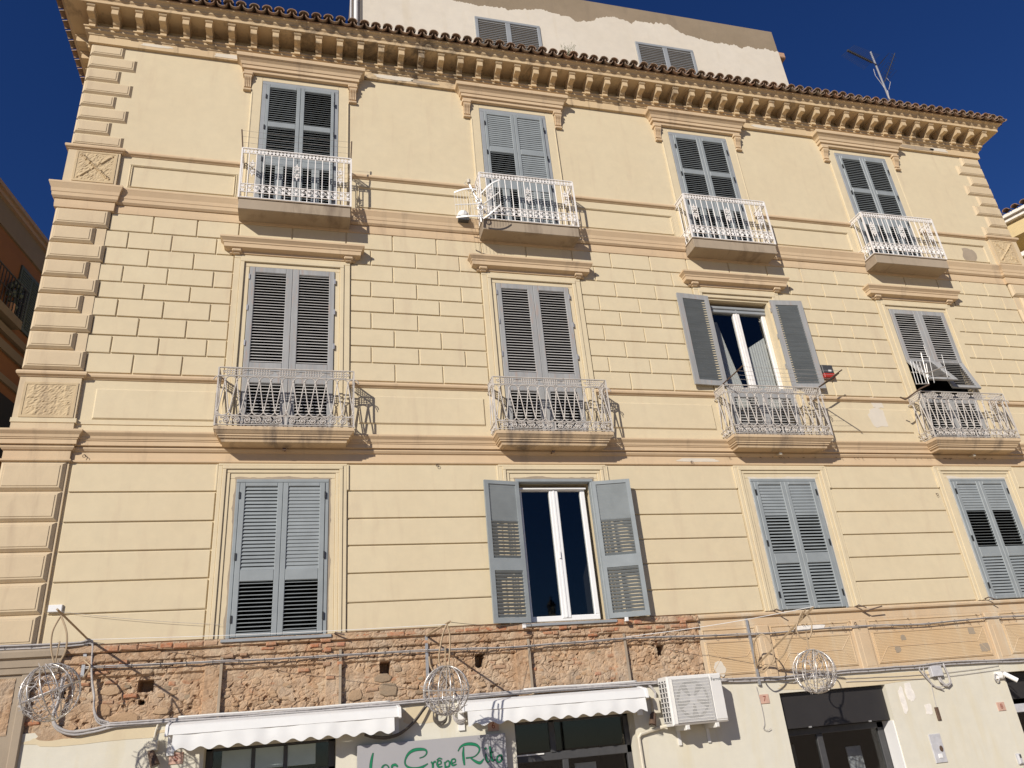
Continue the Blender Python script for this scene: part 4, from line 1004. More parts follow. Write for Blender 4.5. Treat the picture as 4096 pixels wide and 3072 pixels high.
# ================================================================== STREET LAMP (seen in the glass)
lm=thing('street_lamp','dark iron lantern on a post reflected in the open window pane','street lamp',(8.84,-16.9,GZ))
m=MB(); m.tube([(8.84,-16.9,GZ),(8.84,-16.9,0.2)],.11,10); m.tube([(8.84,-16.9,.2),(8.84,-16.9,5.72)],.05,10); part('post',m,M['black'],lm)
m=MB(); m.prism([(8.84+.10*math.cos(a*math.pi/3),-16.9+.10*math.sin(a*math.pi/3)) for a in range(6)],5.72,5.76,'z')
for a in range(6):
    ca,sa=math.cos(a*math.pi/3),math.sin(a*math.pi/3); m.tube([(8.84+.10*ca,-16.9+.10*sa,5.74),(8.84+.17*ca,-16.9+.17*sa,6.18)],.012,4)
V=[];F=[]
for (r_,z) in ((.20,6.18),(.20,6.21),(.09,6.34),(.03,6.40),(.045,6.44),(.03,6.50),(0.001,6.54)):
    for a in range(6): V.append((8.84+r_*math.cos(a*math.pi/3),-16.9+r_*math.sin(a*math.pi/3),z))
for j in range(6):
    for a in range(6): F.append((6*j+a,6*j+(a+1)%6,6*j+6+(a+1)%6,6*j+6+a))
m.add(V,F); part('lantern',m,M['black'],lm)
m=MB(); m.prism([(8.84+.13*math.cos(a*math.pi/3),-16.9+.13*math.sin(a*math.pi/3)) for a in range(6)],5.77,6.17,'z'); part('lantern_glass',m,M['frosted'],lm)

# ================================================================== THINGS ON THE ROOF
at=thing('tv_antenna','grey television aerial on a mast above the tiled roof edge','antenna',(13.15,.25,14.0))
X,Yy=13.15,.25; k2=1+.25/10.4
m=MB(); m.tube([(X,Yy,13.8),(X,Yy,16.33)],.022,8); part('mast',m,M['galv'],at)
bx0=Vector((X,Yy-.03,15.86)); bx1=Vector((12.42,Yy-.03,16.20))
m=MB(); m.tube([bx0,bx1],.012,6); bo=part('boom',m,M['dark_grey'],at)
for k in range(15):
    p=bx0.lerp(bx1,.18+k*.057); L=.20-.004*k; q=MB(); q.tube([p+Vector((.10,-L,.05)),p+Vector((-.02,0,-.0)),p+Vector((-.10,L,-.05))],.004,4); q.box(p.x-.018,p.x+.018,p.y-.02,p.y+.02,p.z-.02,p.z+.03); part('element',q,M['dark_grey'],bo)
for s in (1,-1):
    q=MB()
    for k in range(6): q.tube([bx0+Vector((.10+.05*k,-.16,s*(.05+.05*k))),bx0+Vector((.10+.05*k,.16,s*(.05+.05*k)))],.004,4)
    part('reflector',q,M['dark_grey'],bo)
m=MB(); b0=Vector((X+.02,Yy-.03,15.28)); b1=Vector((X+.30,Yy-.35,15.95)); m.tube([b0,b1],.011,6); bo=part('boom',m,M['dark_grey'],at)
for k in range(9):
    p=b0.lerp(b1,.1+k*.1); q=MB(); q.tube([p+Vector((-.11,-.05,0)),p,p+Vector((.11,.05,0))],.004,4); part('element',q,M['dark_grey'],bo)
m=MB(); m.tube([(X-.12,Yy,15.72),(X-.14,Yy,15.5),(X-.04,Yy,15.2),(X,Yy,15.02)],.006,6); m.tube([(X+.16,Yy,15.5),(X+.24,Yy,15.35),(X+.1,Yy,15.08)],.006,6); m.tube([(X+.01,Yy-.03,15.0),(X-.04,Yy-.03,14.75),(X+.05,Yy-.03,14.55),(X+.02,Yy-.03,14.3),(X+.06,Yy-.03,14.1)],.010,6); part('coax',m,M['cable'],at)

pt=thing('roof_weed','dry weed sprouting from the roof tiles below the white wall','plant',(4.72,-.5,13.66))
m=MB()
for k in range(46):
    bx_=rr.uniform(-.10,.14); hh=rr.uniform(.08,.20) if k<30 else rr.uniform(.2,.42); ln=rr.uniform(-.15,.3)*hh*1.6
    p0=Vector((4.70+bx_,-.5+rr.uniform(-.05,.05),13.62)); p1=p0+Vector((ln*.4,rr.uniform(-.03,.03),hh*.6)); p2=p0+Vector((ln,rr.uniform(-.05,.05),hh))
    m.tube([p0,p1,p2],.004,3,r1=.0015)
    for _ in range(4):
        q=p0.lerp(p2,rr.uniform(.3,1)); d=Vector((rr.uniform(-.03,.03),rr.uniform(-.02,.02),rr.uniform(.0,.035))); m.add([q,q+d,q+d*.5+Vector((.008,0,.008))],[(0,1,2)])
part('stems',m,M['plant'],pt)

# ================================================================== SHOPFRONT THINGS
def awning(xa,xb,va,vb,label):
    t=thing('awning',label,'awning',((xa+xb)/2,-.05,2.05),'closed shop awnings')
    m=MB(); m.prism([(-.02,2.20),(-.10,2.20),(-.26,2.165),(-.285,2.15),(-.30,2.065),(-.27,2.055),(-.02,2.09)],xa+.03,xb-.03); part('cassette',m,M['awning'],t)
    for s,x in ((1,xa),(-1,xb)):
        m=MB(); a,b=sorted((x,x+s*.03)); m.prism([(0,2.215),(-.10,2.21),(-.27,2.175),(-.30,2.15),(-.31,2.055),(-.27,2.045),(0,2.075)],a,b); m.box(min(x,x+s*.08),max(x,x+s*.08),-.03,0,1.86,2.09); part('end_cap',m,M['pvc'],t)
    m=MB(); n=int((vb-va)/.0125); V=[];F=[]
    for i in range(n+1):
        x=va+(vb-va)*i/n; zb=1.905-.019*math.cos((x-va)/.20*2*math.pi)-.004*noise.noise((x*3,1,1)); yy=-.292-.006*math.sin(x*7)-.003*math.sin(x*23)
        for q in range(6): u=q/5; V.append((x,yy-.012*math.sin(u*1.5)+.006*noise.noise((x*2.2,u*2,3))*u,2.062+(zb-2.062)*u))
    for i in range(n):
        for q in range(5): k=i*6+q; F.append((k,k+1,k+7,k+6))
    m.add(V,F); part('valance',m,M['awning'],t,smooth=True)
awning(-1.44,1.205,-1.355,1.12,'white awning with scalloped valance left of the grey shop sign')
awning(1.95,4.455,2.02,4.41,'white awning with scalloped valance beside the air conditioner')

sg=thing('shop_sign','grey shop sign with green calligraphic lettering','sign',(1.61,-.06,.9))
m=MB(); m.box(.695,2.52,-.12,-.03,.85,1.788); part('board',m,M['sign'],sg)
for x in (.9,2.3): m=MB(); m.box(x,x+.04,-.03,.0,1.1,1.6); part('mount',m,M['galv'],sg)
def sgp(u,v): return (.697+(u-95)/1865*1.824, 1.789-(v-(420-.0869*(u-95)))*.000885)
def stroke(mb,pts,ws,y):
    P=[Vector((*sgp(u,v),0)) for u,v in pts]; Q=[];W=[]
    n=len(P)
    for i in range(n-1):                                   # Catmull-Rom
        p0,p1,p2,p3=P[max(i-1,0)],P[i],P[i+1],P[min(i+2,n-1)]
        for k in range(6):
            t=k/6; Q.append(.5*((2*p1)+(p2-p0)*t+(2*p0-5*p1+4*p2-p3)*t*t+(3*p1-p0-3*p2+p3)*t**3)); W.append(ws[i]+(ws[i+1]-ws[i])*t)
    Q.append(P[-1]); W.append(ws[-1]); V=[]; F=[]
    for i,q in enumerate(Q):
        d=(Q[min(i+1,len(Q)-1)]-Q[max(i-1,0)]).normalized(); nn=Vector((-d.y,d.x,0))*W[i]/2
        V+=[(q.x+nn.x,y,q.y+nn.y),(q.x-nn.x,y,q.y-nn.y)]
    for i in range(len(Q)-1): F.append((2*i,2*i+1,2*i+3,2*i+2))
    mb.add(V,F)
k=.001
letters=[('L',[[(283,508),(268,570),(256,640),(252,720),(262,790),(310,800),(370,780)]],[[8,24,30,30,26,16,6]]),
 ('e',[[(392,760),(450,735),(470,690),(440,655),(400,672),(385,720),(400,780),(450,790),(490,765)]],[[8,8,10,8,16,24,20,10,6]]),
 ('s',[[(580,680),(550,655),(510,670),(520,715),(560,740),(575,780),(540,805),(500,790)]],[[10,26,22,14,16,20,16,6]]),
 ('C',[[(848,576),(905,556),(940,515),(925,475),(860,466),(780,478),(715,520),(675,590),(672,650),(715,690),(790,706),(870,690),(950,645)]],[[6,8,12,20,30,34,26,14,14,20,30,26,6]]),
 ('r',[[(990,622),(1010,650),(1010,700)],[(1008,655),(1030,625),(1050,625)]],[[8,22,20],[8,16,20]]),
 ('e',[[(1080,660),(1115,645),(1110,612),(1080,615),(1066,650),(1085,688),(1130,680)]],[[8,10,12,12,20,18,6]]),
 ('accent',[[(1062,605),(1095,580),(1132,592)]],[[6,12,8]]),
 ('p',[[(1158,625),(1168,690),(1172,760)],[(1165,640),(1200,612),(1222,635),(1212,680),(1172,690)]],[[8,18,20],[8,12,16,16,8]]),
 ('e',[[(1250,645),(1295,625),(1290,592),(1255,598),(1245,635),(1262,668),(1310,655)]],[[8,10,12,12,20,18,6]]),
 ('R',[[(1410,440),(1400,520),(1402,600),(1408,668)],[(1335,495),(1370,440),(1430,408),(1510,402),(1580,420),(1612,465),(1590,520),(1530,565),(1430,580)],[(1490,578),(1550,622),(1610,640),(1660,590)]],[[8,24,26,14],[6,16,28,34,28,18,10,8,14],[8,26,30,6]]),
 ('i',[[(1690,525),(1692,580),(1705,630),(1735,615)]],[[10,20,20,6]]),
 ('dot',[[(1680,470),(1692,458),(1700,468)]],[[16,20,16]]),
 ('t',[[(1745,432),(1752,500),(1758,570),(1770,615),(1810,600)],[(1735,520),(1790,505)]],[[16,26,26,20,6],[8,10]]),
 ('a',[[(1890,545),(1850,555),(1828,595),(1845,632),(1880,620),(1895,560)],[(1893,540),(1895,590),(1908,605)]],[[14,16,18,18,14,10],[12,22,10]])]
for n_,ss,ww in letters:
    a=MB()
    for p,w_ in zip(ss,ww): stroke(a,p,[(x+9)*.0009 for x in w_],-.1225)
    lo_=part('letter',a,M['ink'],sg); b=MB()
    for p,w_ in zip(ss,ww): stroke(b,p,[x*.0009 for x in w_],-.1245)
    part('letter_fill',b,M['green'],lo_)

# air conditioner
ac=thing('air_conditioner','white outdoor air conditioner unit with round fan grille on the wall','air conditioner',(5.12,-.1,1.62))
xa,xb,ya,yb,za,zb=4.72,5.53,-.36,-.08,1.685,2.29
m=MB(); m.bev(xa,xb,ya+.005,yb,za,zb,.02); part('casing',m,M['ac'],ac)
m=MB(); m.bev(5.345,xb-.01,ya-.003,ya+.02,za+.03,zb-.01,.01); part('service_panel',m,M['ac'],ac)
gx0,gx1,gz0,gz1=4.785,5.325,1.717,2.252
m=MB(); m.box(gx0,gx1,ya-.0015,ya+.006,gz0,gz1); part('grille_back',m,M['box_grey'],ac)
m=MB(); P=[(gx0+.27+.235*math.cos(a*math.pi/24),1.985+.235*math.sin(a*math.pi/24)) for a in range(48)]; m.prism(P,ya-.003,ya+.004,'y'); part('fan_opening',m,M['dark_grey'],ac)
m=MB()
for a in range(5):
    t0=a*2*math.pi/5; V=[(5.055+.05*math.cos(t0),ya-.004,1.985+.05*math.sin(t0)),(5.055+.21*math.cos(t0-.1),ya-.004,1.985+.21*math.sin(t0-.1)),(5.055+.21*math.cos(t0+.7),ya-.005,1.985+.21*math.sin(t0+.7)),(5.055+.06*math.cos(t0+.8),ya-.005,1.985+.06*math.sin(t0+.8))]; m.add(V,[(0,1,2,3)])
m.prism([(5.055+.055*math.cos(a*.5236),1.985+.055*math.sin(a*.5236)) for a in range(12)],ya-.007,ya-.003,'y'); part('fan',m,M['box_grey'],ac)
m=MB()
for k_i in range(36): x=gx0+.004+k_i*(gx1-gx0-.008)/35; m.box(x-.0026,x+.0026,ya-.016,ya-.011,gz0,gz1)
for k_i in range(15): z=gz0+.004+k_i*(gz1-gz0-.008)/14; m.box(gx0,gx1,ya-.011,ya-.007,z-.0035,z+.0035)
for x in (gx0,gx1): m.box(x-.004,x+.004,ya-.016,ya,gz0,gz1)
part('grille',m,M['ac'],ac)
m=MB(); m.box(xa-.002,xa+.004,ya+.05,yb-.02,za+.04,zb-.05); part('side_coil',m,M['dark_grey'],ac)
m=MB()
for k_i in range(9): z=za+.05+k_i*.06; m.box(xa-.012,xa-.002,ya+.04,yb-.01,z-.006,z+.006)
for y in (-.27,-.18): m.box(xa-.012,xa-.002,y-.005,y+.005,za+.04,zb-.05)
part('side_guard',m,M['ac'],ac)
for x in (4.93,5.36):
    m=MB(); m.bev(x-.03,x+.03,ya+.02,0,1.625,1.683,.01); m.box(x-.02,x+.02,-.03,0,1.45,1.625); part('bracket',m,M['ac'],ac)
def text_mesh(s,size,name,mt):
    c_=bpy.data.curves.new(name,'FONT'); c_.body=s; c_.size=size; c_.extrude=.001; c_.align_x='CENTER'; c_.align_y='CENTER'
    o=bpy.data.objects.new(name,c_); sc.collection.objects.link(o); bpy.context.view_layer.update()
    me=bpy.data.meshes.new_from_object(o.evaluated_get(bpy.context.evaluated_depsgraph_get())); bpy.data.objects.remove(o); bpy.data.curves.remove(c_)
    me.transform(Matrix.Rotation(math.pi/2,4,'X')); me.materials.clear(); me.materials.append(mt); me.name=name; return me
part('logo',text_mesh('Ferroli',.055,'logo',M['ink']),None,ac,(5.44,ya-.0045,2.215))
m=MB(); m.tube([(4.74,-.12,1.70),(4.66,-.05,1.685),(4.50,-.04,1.655),(4.38,-.035,1.63),(4.345,-.03,1.59),(4.35,-.03,1.2),(4.35,-.03,GZ)],.024,8); part('pipe',m,M['box_cream'],ac)

# numbers
for (x,z,s,wd,lab) in ((6.325,1.928,'7',.145,'pink house number plaque 7 left of the dark shop lintel'),(10.305,1.547,'8',.14,'faded house number plaque 8 beside the far right doorway'),
        (-1.335,1.828,'5',.15,'house number plaque 5 in the shadow under the left awning'),(2.40,1.882,'6',.14,'house number plaque 6 under the scalloped valance above the sign')):
    t=thing('house_number',lab,'plaque',(x,-.01,z-.07)); m=MB(); m.bev(x-wd/2,x+wd/2,-.016,-.003,z-.06,z+.06,.003); part('plate',m,M['plaque'],t)
    part('digit',text_mesh(s,.10,'digit',M['number']),None,t,(x,-.0175,z))
# boxes, cameras, bells
def box_thing(name,lab,cat,x0,x1,z0,z1,d,mt,extra=None):
    t=thing(name,lab,cat,((x0+x1)/2,-.01,z0)); m=MB(); m.bev(x0,x1,-d,-.004,z0,z1,.008); part('body',m,M[mt],t); return t
t=box_thing('junction_box','grey junction box with cable loops right of the black lintel','junction box',9.185,9.385,2.035,2.18,.08,'box_grey')
m=MB(); m.tube([(9.30,-.04,2.035),(9.31,-.05,1.96),(9.38,-.05,1.90),(9.47,-.05,1.93),(9.49,-.05,2.03),(9.46,-.05,2.17),(9.47,-.04,2.21)],.014,7); m.tube([(9.33,-.04,2.035),(9.35,-.05,1.94),(9.42,-.05,1.885),(9.50,-.05,1.93),(9.50,-.045,2.0)],.011,7)
m.tube([(9.05,-.03,2.20),(9.0,-.05,2.15),(9.06,-.05,2.06),(9.15,-.04,1.95),(9.2,-.04,1.9),(9.33,-.04,1.85)],.010,6); m.tube([(9.10,-.03,2.2),(9.07,-.05,2.12),(9.12,-.05,2.0),(9.16,-.04,1.92)],.008,6); m.tube([(9.15,-.03,1.93),(9.14,-.02,1.75),(9.13,-.02,1.62)],.005,5)
m.tube([(9.2,-.04,1.9),(9.28,-.05,1.885),(9.36,-.05,1.90),(9.45,-.05,1.93)],.006,5); part('cable_loop',m,M['cable'],t)
m=MB(); m.bev(9.10,9.16,-.03,-.004,1.44,1.62,.01); part('old_bracket',m,M['rust'],t)
box_thing('junction_box','cream electrical box beside the left awning end','junction box',-1.645,-1.535,1.925,2.03,.07,'box_cream')
t=box_thing('junction_box','tall cream electrical box between the right awning and the air conditioner','junction box',4.595,4.695,1.86,2.05,.09,'box_cream')
m=MB(); m.tube([(4.66,-.05,2.05),(4.67,-.05,2.12),(4.63,-.04,2.19),(4.60,-.03,2.22)],.016,7); part('conduit',m,M['cable'],t)
for (x,z,dx,lab) in ((-1.60,1.87,.07,'black spotlight pointing down under the left electrical box'),(4.585,1.82,-.07,'black spotlight under the tall cream electrical box')):
    t=thing('spotlight',lab,'spotlight',(x,-.02,z-.1)); m=MB(); m.tube([(x,0,z+.03),(x,-.08,z+.02)],.02,8); m.tube([(x,-.08,z+.04),(x+dx*.5,-.12,z-.02),(x+dx,-.15,z-.10)],.035,10,r1=.05); part('body',m,M['rust'],t)
    m=MB(); m.tube([(x+dx,-.15,z-.10),(x+dx*1.08,-.155,z-.112)],.044,10); part('lens',m,M['glass'],t)
t=thing('intercom','grey intercom faceplate with hanging lock on the cream shop wall','intercom',(8.955,-.01,.89)); m=MB(); m.bev(8.855,9.055,-.02,-.003,.895,1.272,.005); part('plate',m,M['box_grey'],t)
m=MB(); m.prism([(9.0+.028*math.cos(a*.7854),1.075+.04*math.sin(a*.7854)) for a in range(8)],-.03,-.02,'y'); part('lock',m,M['rust'],t); m=MB(); m.bev(8.92,8.99,-.028,-.02,.955,1.01,.004); part('name_card',m,M['pvc'],t)
t=thing('door_bell','small rounded grey door bell near the right edge','door bell',(10.31,-.01,.755)); m=MB(); m.bev(10.272,10.352,-.05,-.003,.757,.90,.02); part('body',m,M['box_grey'],t); m=MB(); m.bev(10.295,10.33,-.056,-.05,.84,.89,.006); part('button',m,M['dark_grey'],t)
t=thing('security_camera','white security camera on the wall at the far right doorway','camera',(10.45,-.05,1.90)); m=MB(); m.bev(10.38,10.50,-.06,-.003,1.93,2.03,.015); part('mount',m,M['pvc'],t); m=MB(); m.tube([(10.46,-.10,2.0),(10.56,-.22,1.88)],.035,10); part('body',m,M['pvc'],t); m=MB(); ring(m,10.36,-.05,1.95,.04,.010,10,5,sq=1.3); m.tube([(10.48,-.05,2.03),(10.58,-.06,2.0),(10.66,-.06,1.9)],.008,5); part('cable',m,M['cable'],t)
t=thing('wall_junction_plate','small white junction plate above the left light ball bracket','junction plate',(-2.82,-.03,3.5)); m=MB(); m.bev(-2.90,-2.75,-.055,-.022,3.515,3.60,.006); part('plate',m,M['pvc'],t)

# ================================================================== LIGHT BALLS ON BRACKETS
def sphere(cx_,cy_,cz_,r,lab,seed,tilt):
    R=random.Random(seed); t=thing('light_ball',lab,'light ball',(cx_,cy_,cz_-r),'wire light balls hanging over the shops')
    mt=Matrix.Rotation(tilt[0],3,'X')@Matrix.Rotation(tilt[1],3,'Y'); C0=Vector((cx_,cy_,cz_))
    for k_i in range(6):
        m=MB(); a=math.pi*k_i/6; P=[]
        for q in range(28):
            b=2*math.pi*q/28; P.append(C0+mt@Vector((r*math.sin(b)*math.cos(a),r*math.sin(b)*math.sin(a),r*math.cos(b))))
        m.tube(P,.0065,5,closed=True); part('hoop',m,M['wire'],t,smooth=True)
    m=MB(); P=[C0+mt@Vector((r*math.cos(q*.2618),r*math.sin(q*.2618),0)) for q in range(24)]; m.tube(P,.005,4,closed=True); m.tube([C0+mt@Vector((0,0,r)),C0+mt@Vector((0,0,-r))],.005,4)
    for a in (0,1.57): m.tube([C0+mt@Vector((r*math.cos(a),r*math.sin(a),0)),C0-mt@Vector((r*math.cos(a),r*math.sin(a),0))],.005,4)
    part('equator',m,M['wire'],t)
    m=MB()
    for s in range(16):
        d=Vector((R.gauss(0,1),R.gauss(0,1),R.gauss(0,1)-.35)).normalized(); v=d.orthogonal().normalized(); P=[]
        for q in range(26):
            d=(d+v*.20).normalized(); v=(v-d*v.dot(d)+Vector((R.gauss(0,.5),R.gauss(0,.5),R.gauss(0,.5)))).normalized(); v=(v-d*v.dot(d)).normalized()
            P.append(C0+d*(r*R.uniform(.93,1.03)))
        m.tube(P,.0034,3)
        for p in P[::2]: m.tube([p,p+Vector((R.gauss(0,.022),R.gauss(0,.022),R.gauss(0,.022)))],.0035,3)
    o=part('fairy_lights',m,M['cable'],t); o['kind']='stuff'
    m=MB(); m.tube([C0+Vector((0,0,r)),C0+Vector((.01,0,r+.22))],.008,5); part('hanger',m,M['cable_tan'],t)
    return t
sphere(-2.44,-1.15,2.515,.275,'silver wire light ball at the left corner above the cable loop',1,(.15,-.35))
sphere(1.62,-1.15,2.26,.262,'silver wire light ball hanging between the two white awnings',2,(.1,.05))
sphere(6.44,-1.15,2.168,.265,'silver wire light ball in front of the black shop lintel',3,(.1,.12))
def bez(pts,n=8):
    P=[Vector(p) for p in pts]; Q=[]; L=len(P)
    for i in range(L-1):
        p0,p1,p2,p3=P[max(i-1,0)],P[i],P[i+1],P[min(i+2,L-1)]
        for k_i in range(n):
            t=k_i/n; Q.append(.5*((2*p1)+(p2-p0)*t+(2*p0-5*p1+4*p2-p3)*t*t+(3*p1-p0-3*p2+p3)*t**3))
    return Q+[P[-1]]
def bracket(lab,bar,arm,loops,matn='galv'):
    t=thing('lamp_bracket',lab,'bracket',bar[0],'iron brackets carrying the light balls')
    m=MB(); x,y,z=bar[0]; m.box(x-.018,x+.018,y-.03,y+.004,bar[0][2],bar[1][2]); part('wall_bar',m,M[matn],t)
    m=MB(); m.tube(arm,.015,4); part('arm',m,M['cable_tan'] if matn=='galv' else M['galv'],t)
    for lp in loops: m=MB(); m.tube(bez(lp),.010,5); part('scroll',m,M['cable_tan'],t)
bracket('galvanised bracket holding the left light ball',((-2.43,-.02,2.775),(-2.43,-.02,3.20)),[(-2.43,-.03,3.19),(-2.49,-1.20,3.33)],
  [[(-2.47,-1.1,3.28),(-2.51,-1.15,3.12),(-2.50,-1.15,2.95),(-2.45,-1.15,2.80)],[(-2.47,-1.1,3.28),(-2.38,-1.15,3.10),(-2.36,-1.15,2.93),(-2.40,-1.15,2.80)],[(-2.43,-.05,2.95),(-2.36,-.2,2.9),(-2.30,-.3,2.84),(-2.33,-.4,2.72)]])
bracket('grey bracket holding the light ball between the awnings',((1.58,-.02,2.50),(1.58,-.02,3.03)),[(1.58,-.03,3.02),(1.69,-1.22,3.005)],
  [[(1.66,-1.15,2.99),(1.60,-1.15,2.85),(1.55,-1.15,2.62),(1.57,-1.15,2.50)],[(1.66,-1.15,2.99),(1.69,-1.15,2.85),(1.67,-1.15,2.60),(1.65,-1.15,2.50)],[(1.60,-.1,2.75),(1.58,-.3,2.62),(1.60,-.5,2.5)]])
bracket('bracket with oval iron scrolls holding the right light ball',((6.28,-.02,2.11),(6.28,-.02,3.02)),[(6.28,-.04,2.36),(6.62,-1.20,2.965)],
  [[(6.28,-.05,2.33),(6.20,-.25,2.65),(6.26,-.4,2.75),(6.34,-.45,2.62),(6.32,-.45,2.42),(6.20,-.35,2.26),(6.24,-.2,2.30),(6.45,-.45,2.42),(6.52,-.65,2.62),(6.58,-.9,2.86),(6.57,-1.08,2.95)],
   [(6.50,-1.10,2.93),(6.58,-1.1,2.86),(6.60,-1.1,2.76),(6.55,-1.1,2.63),(6.47,-1.1,2.57),(6.38,-1.1,2.61),(6.35,-1.1,2.71),(6.42,-1.1,2.83),(6.50,-1.10,2.93)],[(6.47,-1.1,2.57),(6.45,-1.13,2.50),(6.44,-1.15,2.43)]])
for (p,q,lab,mt,rad,sag) in (((-2.40,-.06,3.18),(1.66,-1.15,2.985),'thin white wire strung from the left bracket to the middle bracket','pvc',.0035,.02),((1.70,-1.2,3.0),(3.0,-.1,3.09),'thin dark wire from the middle bracket to the open window','cable_dark',.003,.03),
     ((4.36,-.06,2.86),(6.62,-1.2,2.97),'thin pale wire rising to the right bracket tip','pvc',.004,.03),((-2.78,-.05,3.52),(-.95,-.06,3.28),'fine grey wire running along the first storey wall','cable',.0022,.02)):
    m=MB(); P=[Vector(p).lerp(Vector(q),i/16)-Vector((0,0,sag*math.sin(math.pi*i/16))) for i in range(17)]; m.tube(P,rad,4); o=link('wire',m.mesh('wire',M[mt])); tag(o,lab,'wire')

# ================================================================== CABLES
def cable(lab,pts,offs,rad,mt,ties=True,cat='cable'):
    t=thing('cable_bundle',lab,cat,pts[0]); P=bez(pts,10)
    for i,(dy,dz) in enumerate(offs):
        m=MB(); Q=[p+Vector((0,dy+.004*noise.noise((p.x*2,i,0)),dz+.008*noise.noise((p.x*1.7,i*3,1))+.003*noise.noise((p.x*9,i,2)))) for p in P]; m.tube(Q,rad,6); part('cable',m,M[mt],t,smooth=True)
    if ties:
        L=0
        for a,b in zip(P,P[1:]):
            L+=(b-a).length
            if L>.24:
                L=0; m=MB(); ring(m,a.x,a.y,a.z,.028,.003,8,4,plane='yz'); part('tie',m,M['dark_grey'],t)
    return t
B4=[(0,0),(-.018,.012),(-.004,-.024),(-.02,-.012)]
cable('grey cable bundle running above the white awnings',[(-2.10,-.03,2.235),(-1.40,-.03,2.235),(-.49,-.03,2.225),(.46,-.03,2.232),(1.45,-.03,2.238),(2.84,-.03,2.262),(4.53,-.03,2.25),(5.0,-.03,2.24),(5.79,-.03,2.214)],B4,.012,'cable')
cable('grey cable bundle below the ochre panels on the right',[(5.70,-.03,2.215),(6.455,-.03,2.187),(7.0,-.03,2.19),(7.655,-.03,2.205),(8.4,-.03,2.20),(9.045,-.03,2.20),(9.6,-.03,2.215),(11.04,-.03,2.18),(12.6,-.03,2.19)],B4[:3],.012,'cable')
cable('cable bundle along the ledge at the left corner',[(-3.72,-.10,3.125),(-3.34,-.10,3.132),(-2.9,-.10,3.13),(-2.5,-.08,3.14),(-2.40,-.06,3.16),(-2.36,-.05,3.12),(-2.345,-.04,2.90),(-2.31,-.04,2.70),(-2.27,-.04,2.55),(-2.255,-.04,2.42),(-2.20,-.03,2.30),(-2.08,-.03,2.245)],B4[:3],.011,'cable')
cable('thick grey cable looping round the corner under the left light ball',[(-2.62,-.06,2.75),(-2.63,-.06,2.50),(-2.66,-.06,2.35),(-2.60,-.05,2.23),(-2.45,-.04,2.165),(-2.25,-.03,2.17),(-2.02,-.03,2.215)],[(0,0),(-.01,.028)],.016,'cable',False)
cable('thin cable strung across the rubble band above the holes',[(-2.40,-.06,2.86),(-1.5,-.06,2.85),(-.52,-.06,2.835),(.45,-.06,2.832),(1.47,-.06,2.83),(2.73,-.06,2.808),(3.6,-.06,2.82),(4.35,-.06,2.832),(5.5,-.06,2.81),(6.6,-.05,2.79),(7.4,-.05,2.81),(8.22,-.06,2.81),(9.3,-.06,2.79),(10.5,-.06,2.825),(11.35,-.06,2.82)],[(0,0),(-.012,.012)],.0075,'cable')
cable('thin pale conduit above the left awning',[(-1.35,-.05,2.262),(0,-.05,2.258),(1.1,-.05,2.262)],[(0,0)],.012,'ac',False,'conduit')
cable('thin pale conduit above the right awning',[(2.83,-.05,2.285),(3.7,-.05,2.285),(4.42,-.05,2.28)],[(0,0)],.012,'ac',False,'conduit')
cable('thick black cable sagging from the left awning to the middle light ball',[(.78,-.12,1.90),(.92,-.12,1.855),(1.06,-.12,1.845),(1.22,-.11,1.88),(1.38,-.10,1.99),(1.50,-.08,2.12),(1.58,-.05,2.20)],[(0,0),(-.012,.016)],.013,'cable_dark',False)
for (x,lab) in ((1.72,'coiled dark cable hanging under the middle light ball'),(1.97,'coiled grey cable hanging beside the right awning')):
    cable(lab,[(x-.07,-.05,2.14),(x-.085,-.05,2.02),(x-.04,-.05,1.955),(x+.03,-.05,1.95),(x+.08,-.05,2.0),(x+.085,-.05,2.14)],[(0,0),(-.01,.018),(-.014,.036)],.009,'cable_dark' if x<1.8 else 'cable',False)
cable('pair of thin telephone wires under the right hand cable bundle',[(7.7,-.02,2.115),(8.4,-.02,2.09),(9.2,-.02,2.075),(9.9,-.02,2.09),(10.5,-.02,2.12)],[(0,0),(0,-.05)],.004,'cable',False)
cable('thin loose wire drooping on the cream wall under number 7',[(6.23,-.02,2.10),(6.25,-.02,1.80),(6.24,-.02,1.62),(6.20,-.03,1.56),(6.26,-.03,1.53),(6.32,-.03,1.55)],[(0,0)],.004,'cable',False)
cable('thin cable hanging beside the left awning bracket',[(-1.56,-.03,2.21),(-1.58,-.03,2.12),(-1.59,-.03,2.03)],[(0,0),(0.0,0.0)],.012,'box_cream',False)

# ================================================================== ON THE BALCONIES
def rods(cx_,lab,zb,H,lean,n,cat='clothes line'):
    t=thing('clothes_line',lab,cat,(cx_,-.36,zb)); ends=[]
    for s in (-1,1):
        p=Vector((cx_+s*H,-.36,zb)); q=p+Vector(lean[0 if s<0 else 1]); m=MB(); m.tube([p-(q-p)*.05,q],.011,5); part('arm',m,M['rust'],t); ends.append((p,q))
    for k_i in range(n):
        f=.3+.65*k_i/max(1,n-1); a=ends[0][0].lerp(ends[0][1],f); b=ends[1][0].lerp(ends[1][1],f)
        m=MB(); m.tube([a.lerp(b,i/10)-Vector((0,0,.012*math.sin(math.pi*i/10))) for i in range(11)],.0028,4); part('line',m,M['cable'],t)
rods(CX[0],'clothes line on leaning posts over the top left balcony',10.64,.85,((-.035,-.02,.36),(.01,-.02,.36)),3)
rods(CX[2],'clothes line with black arms over the balcony with opened shutters',6.69,.91,((.02,-.62,.02),(.02,-.62,.02)),4)
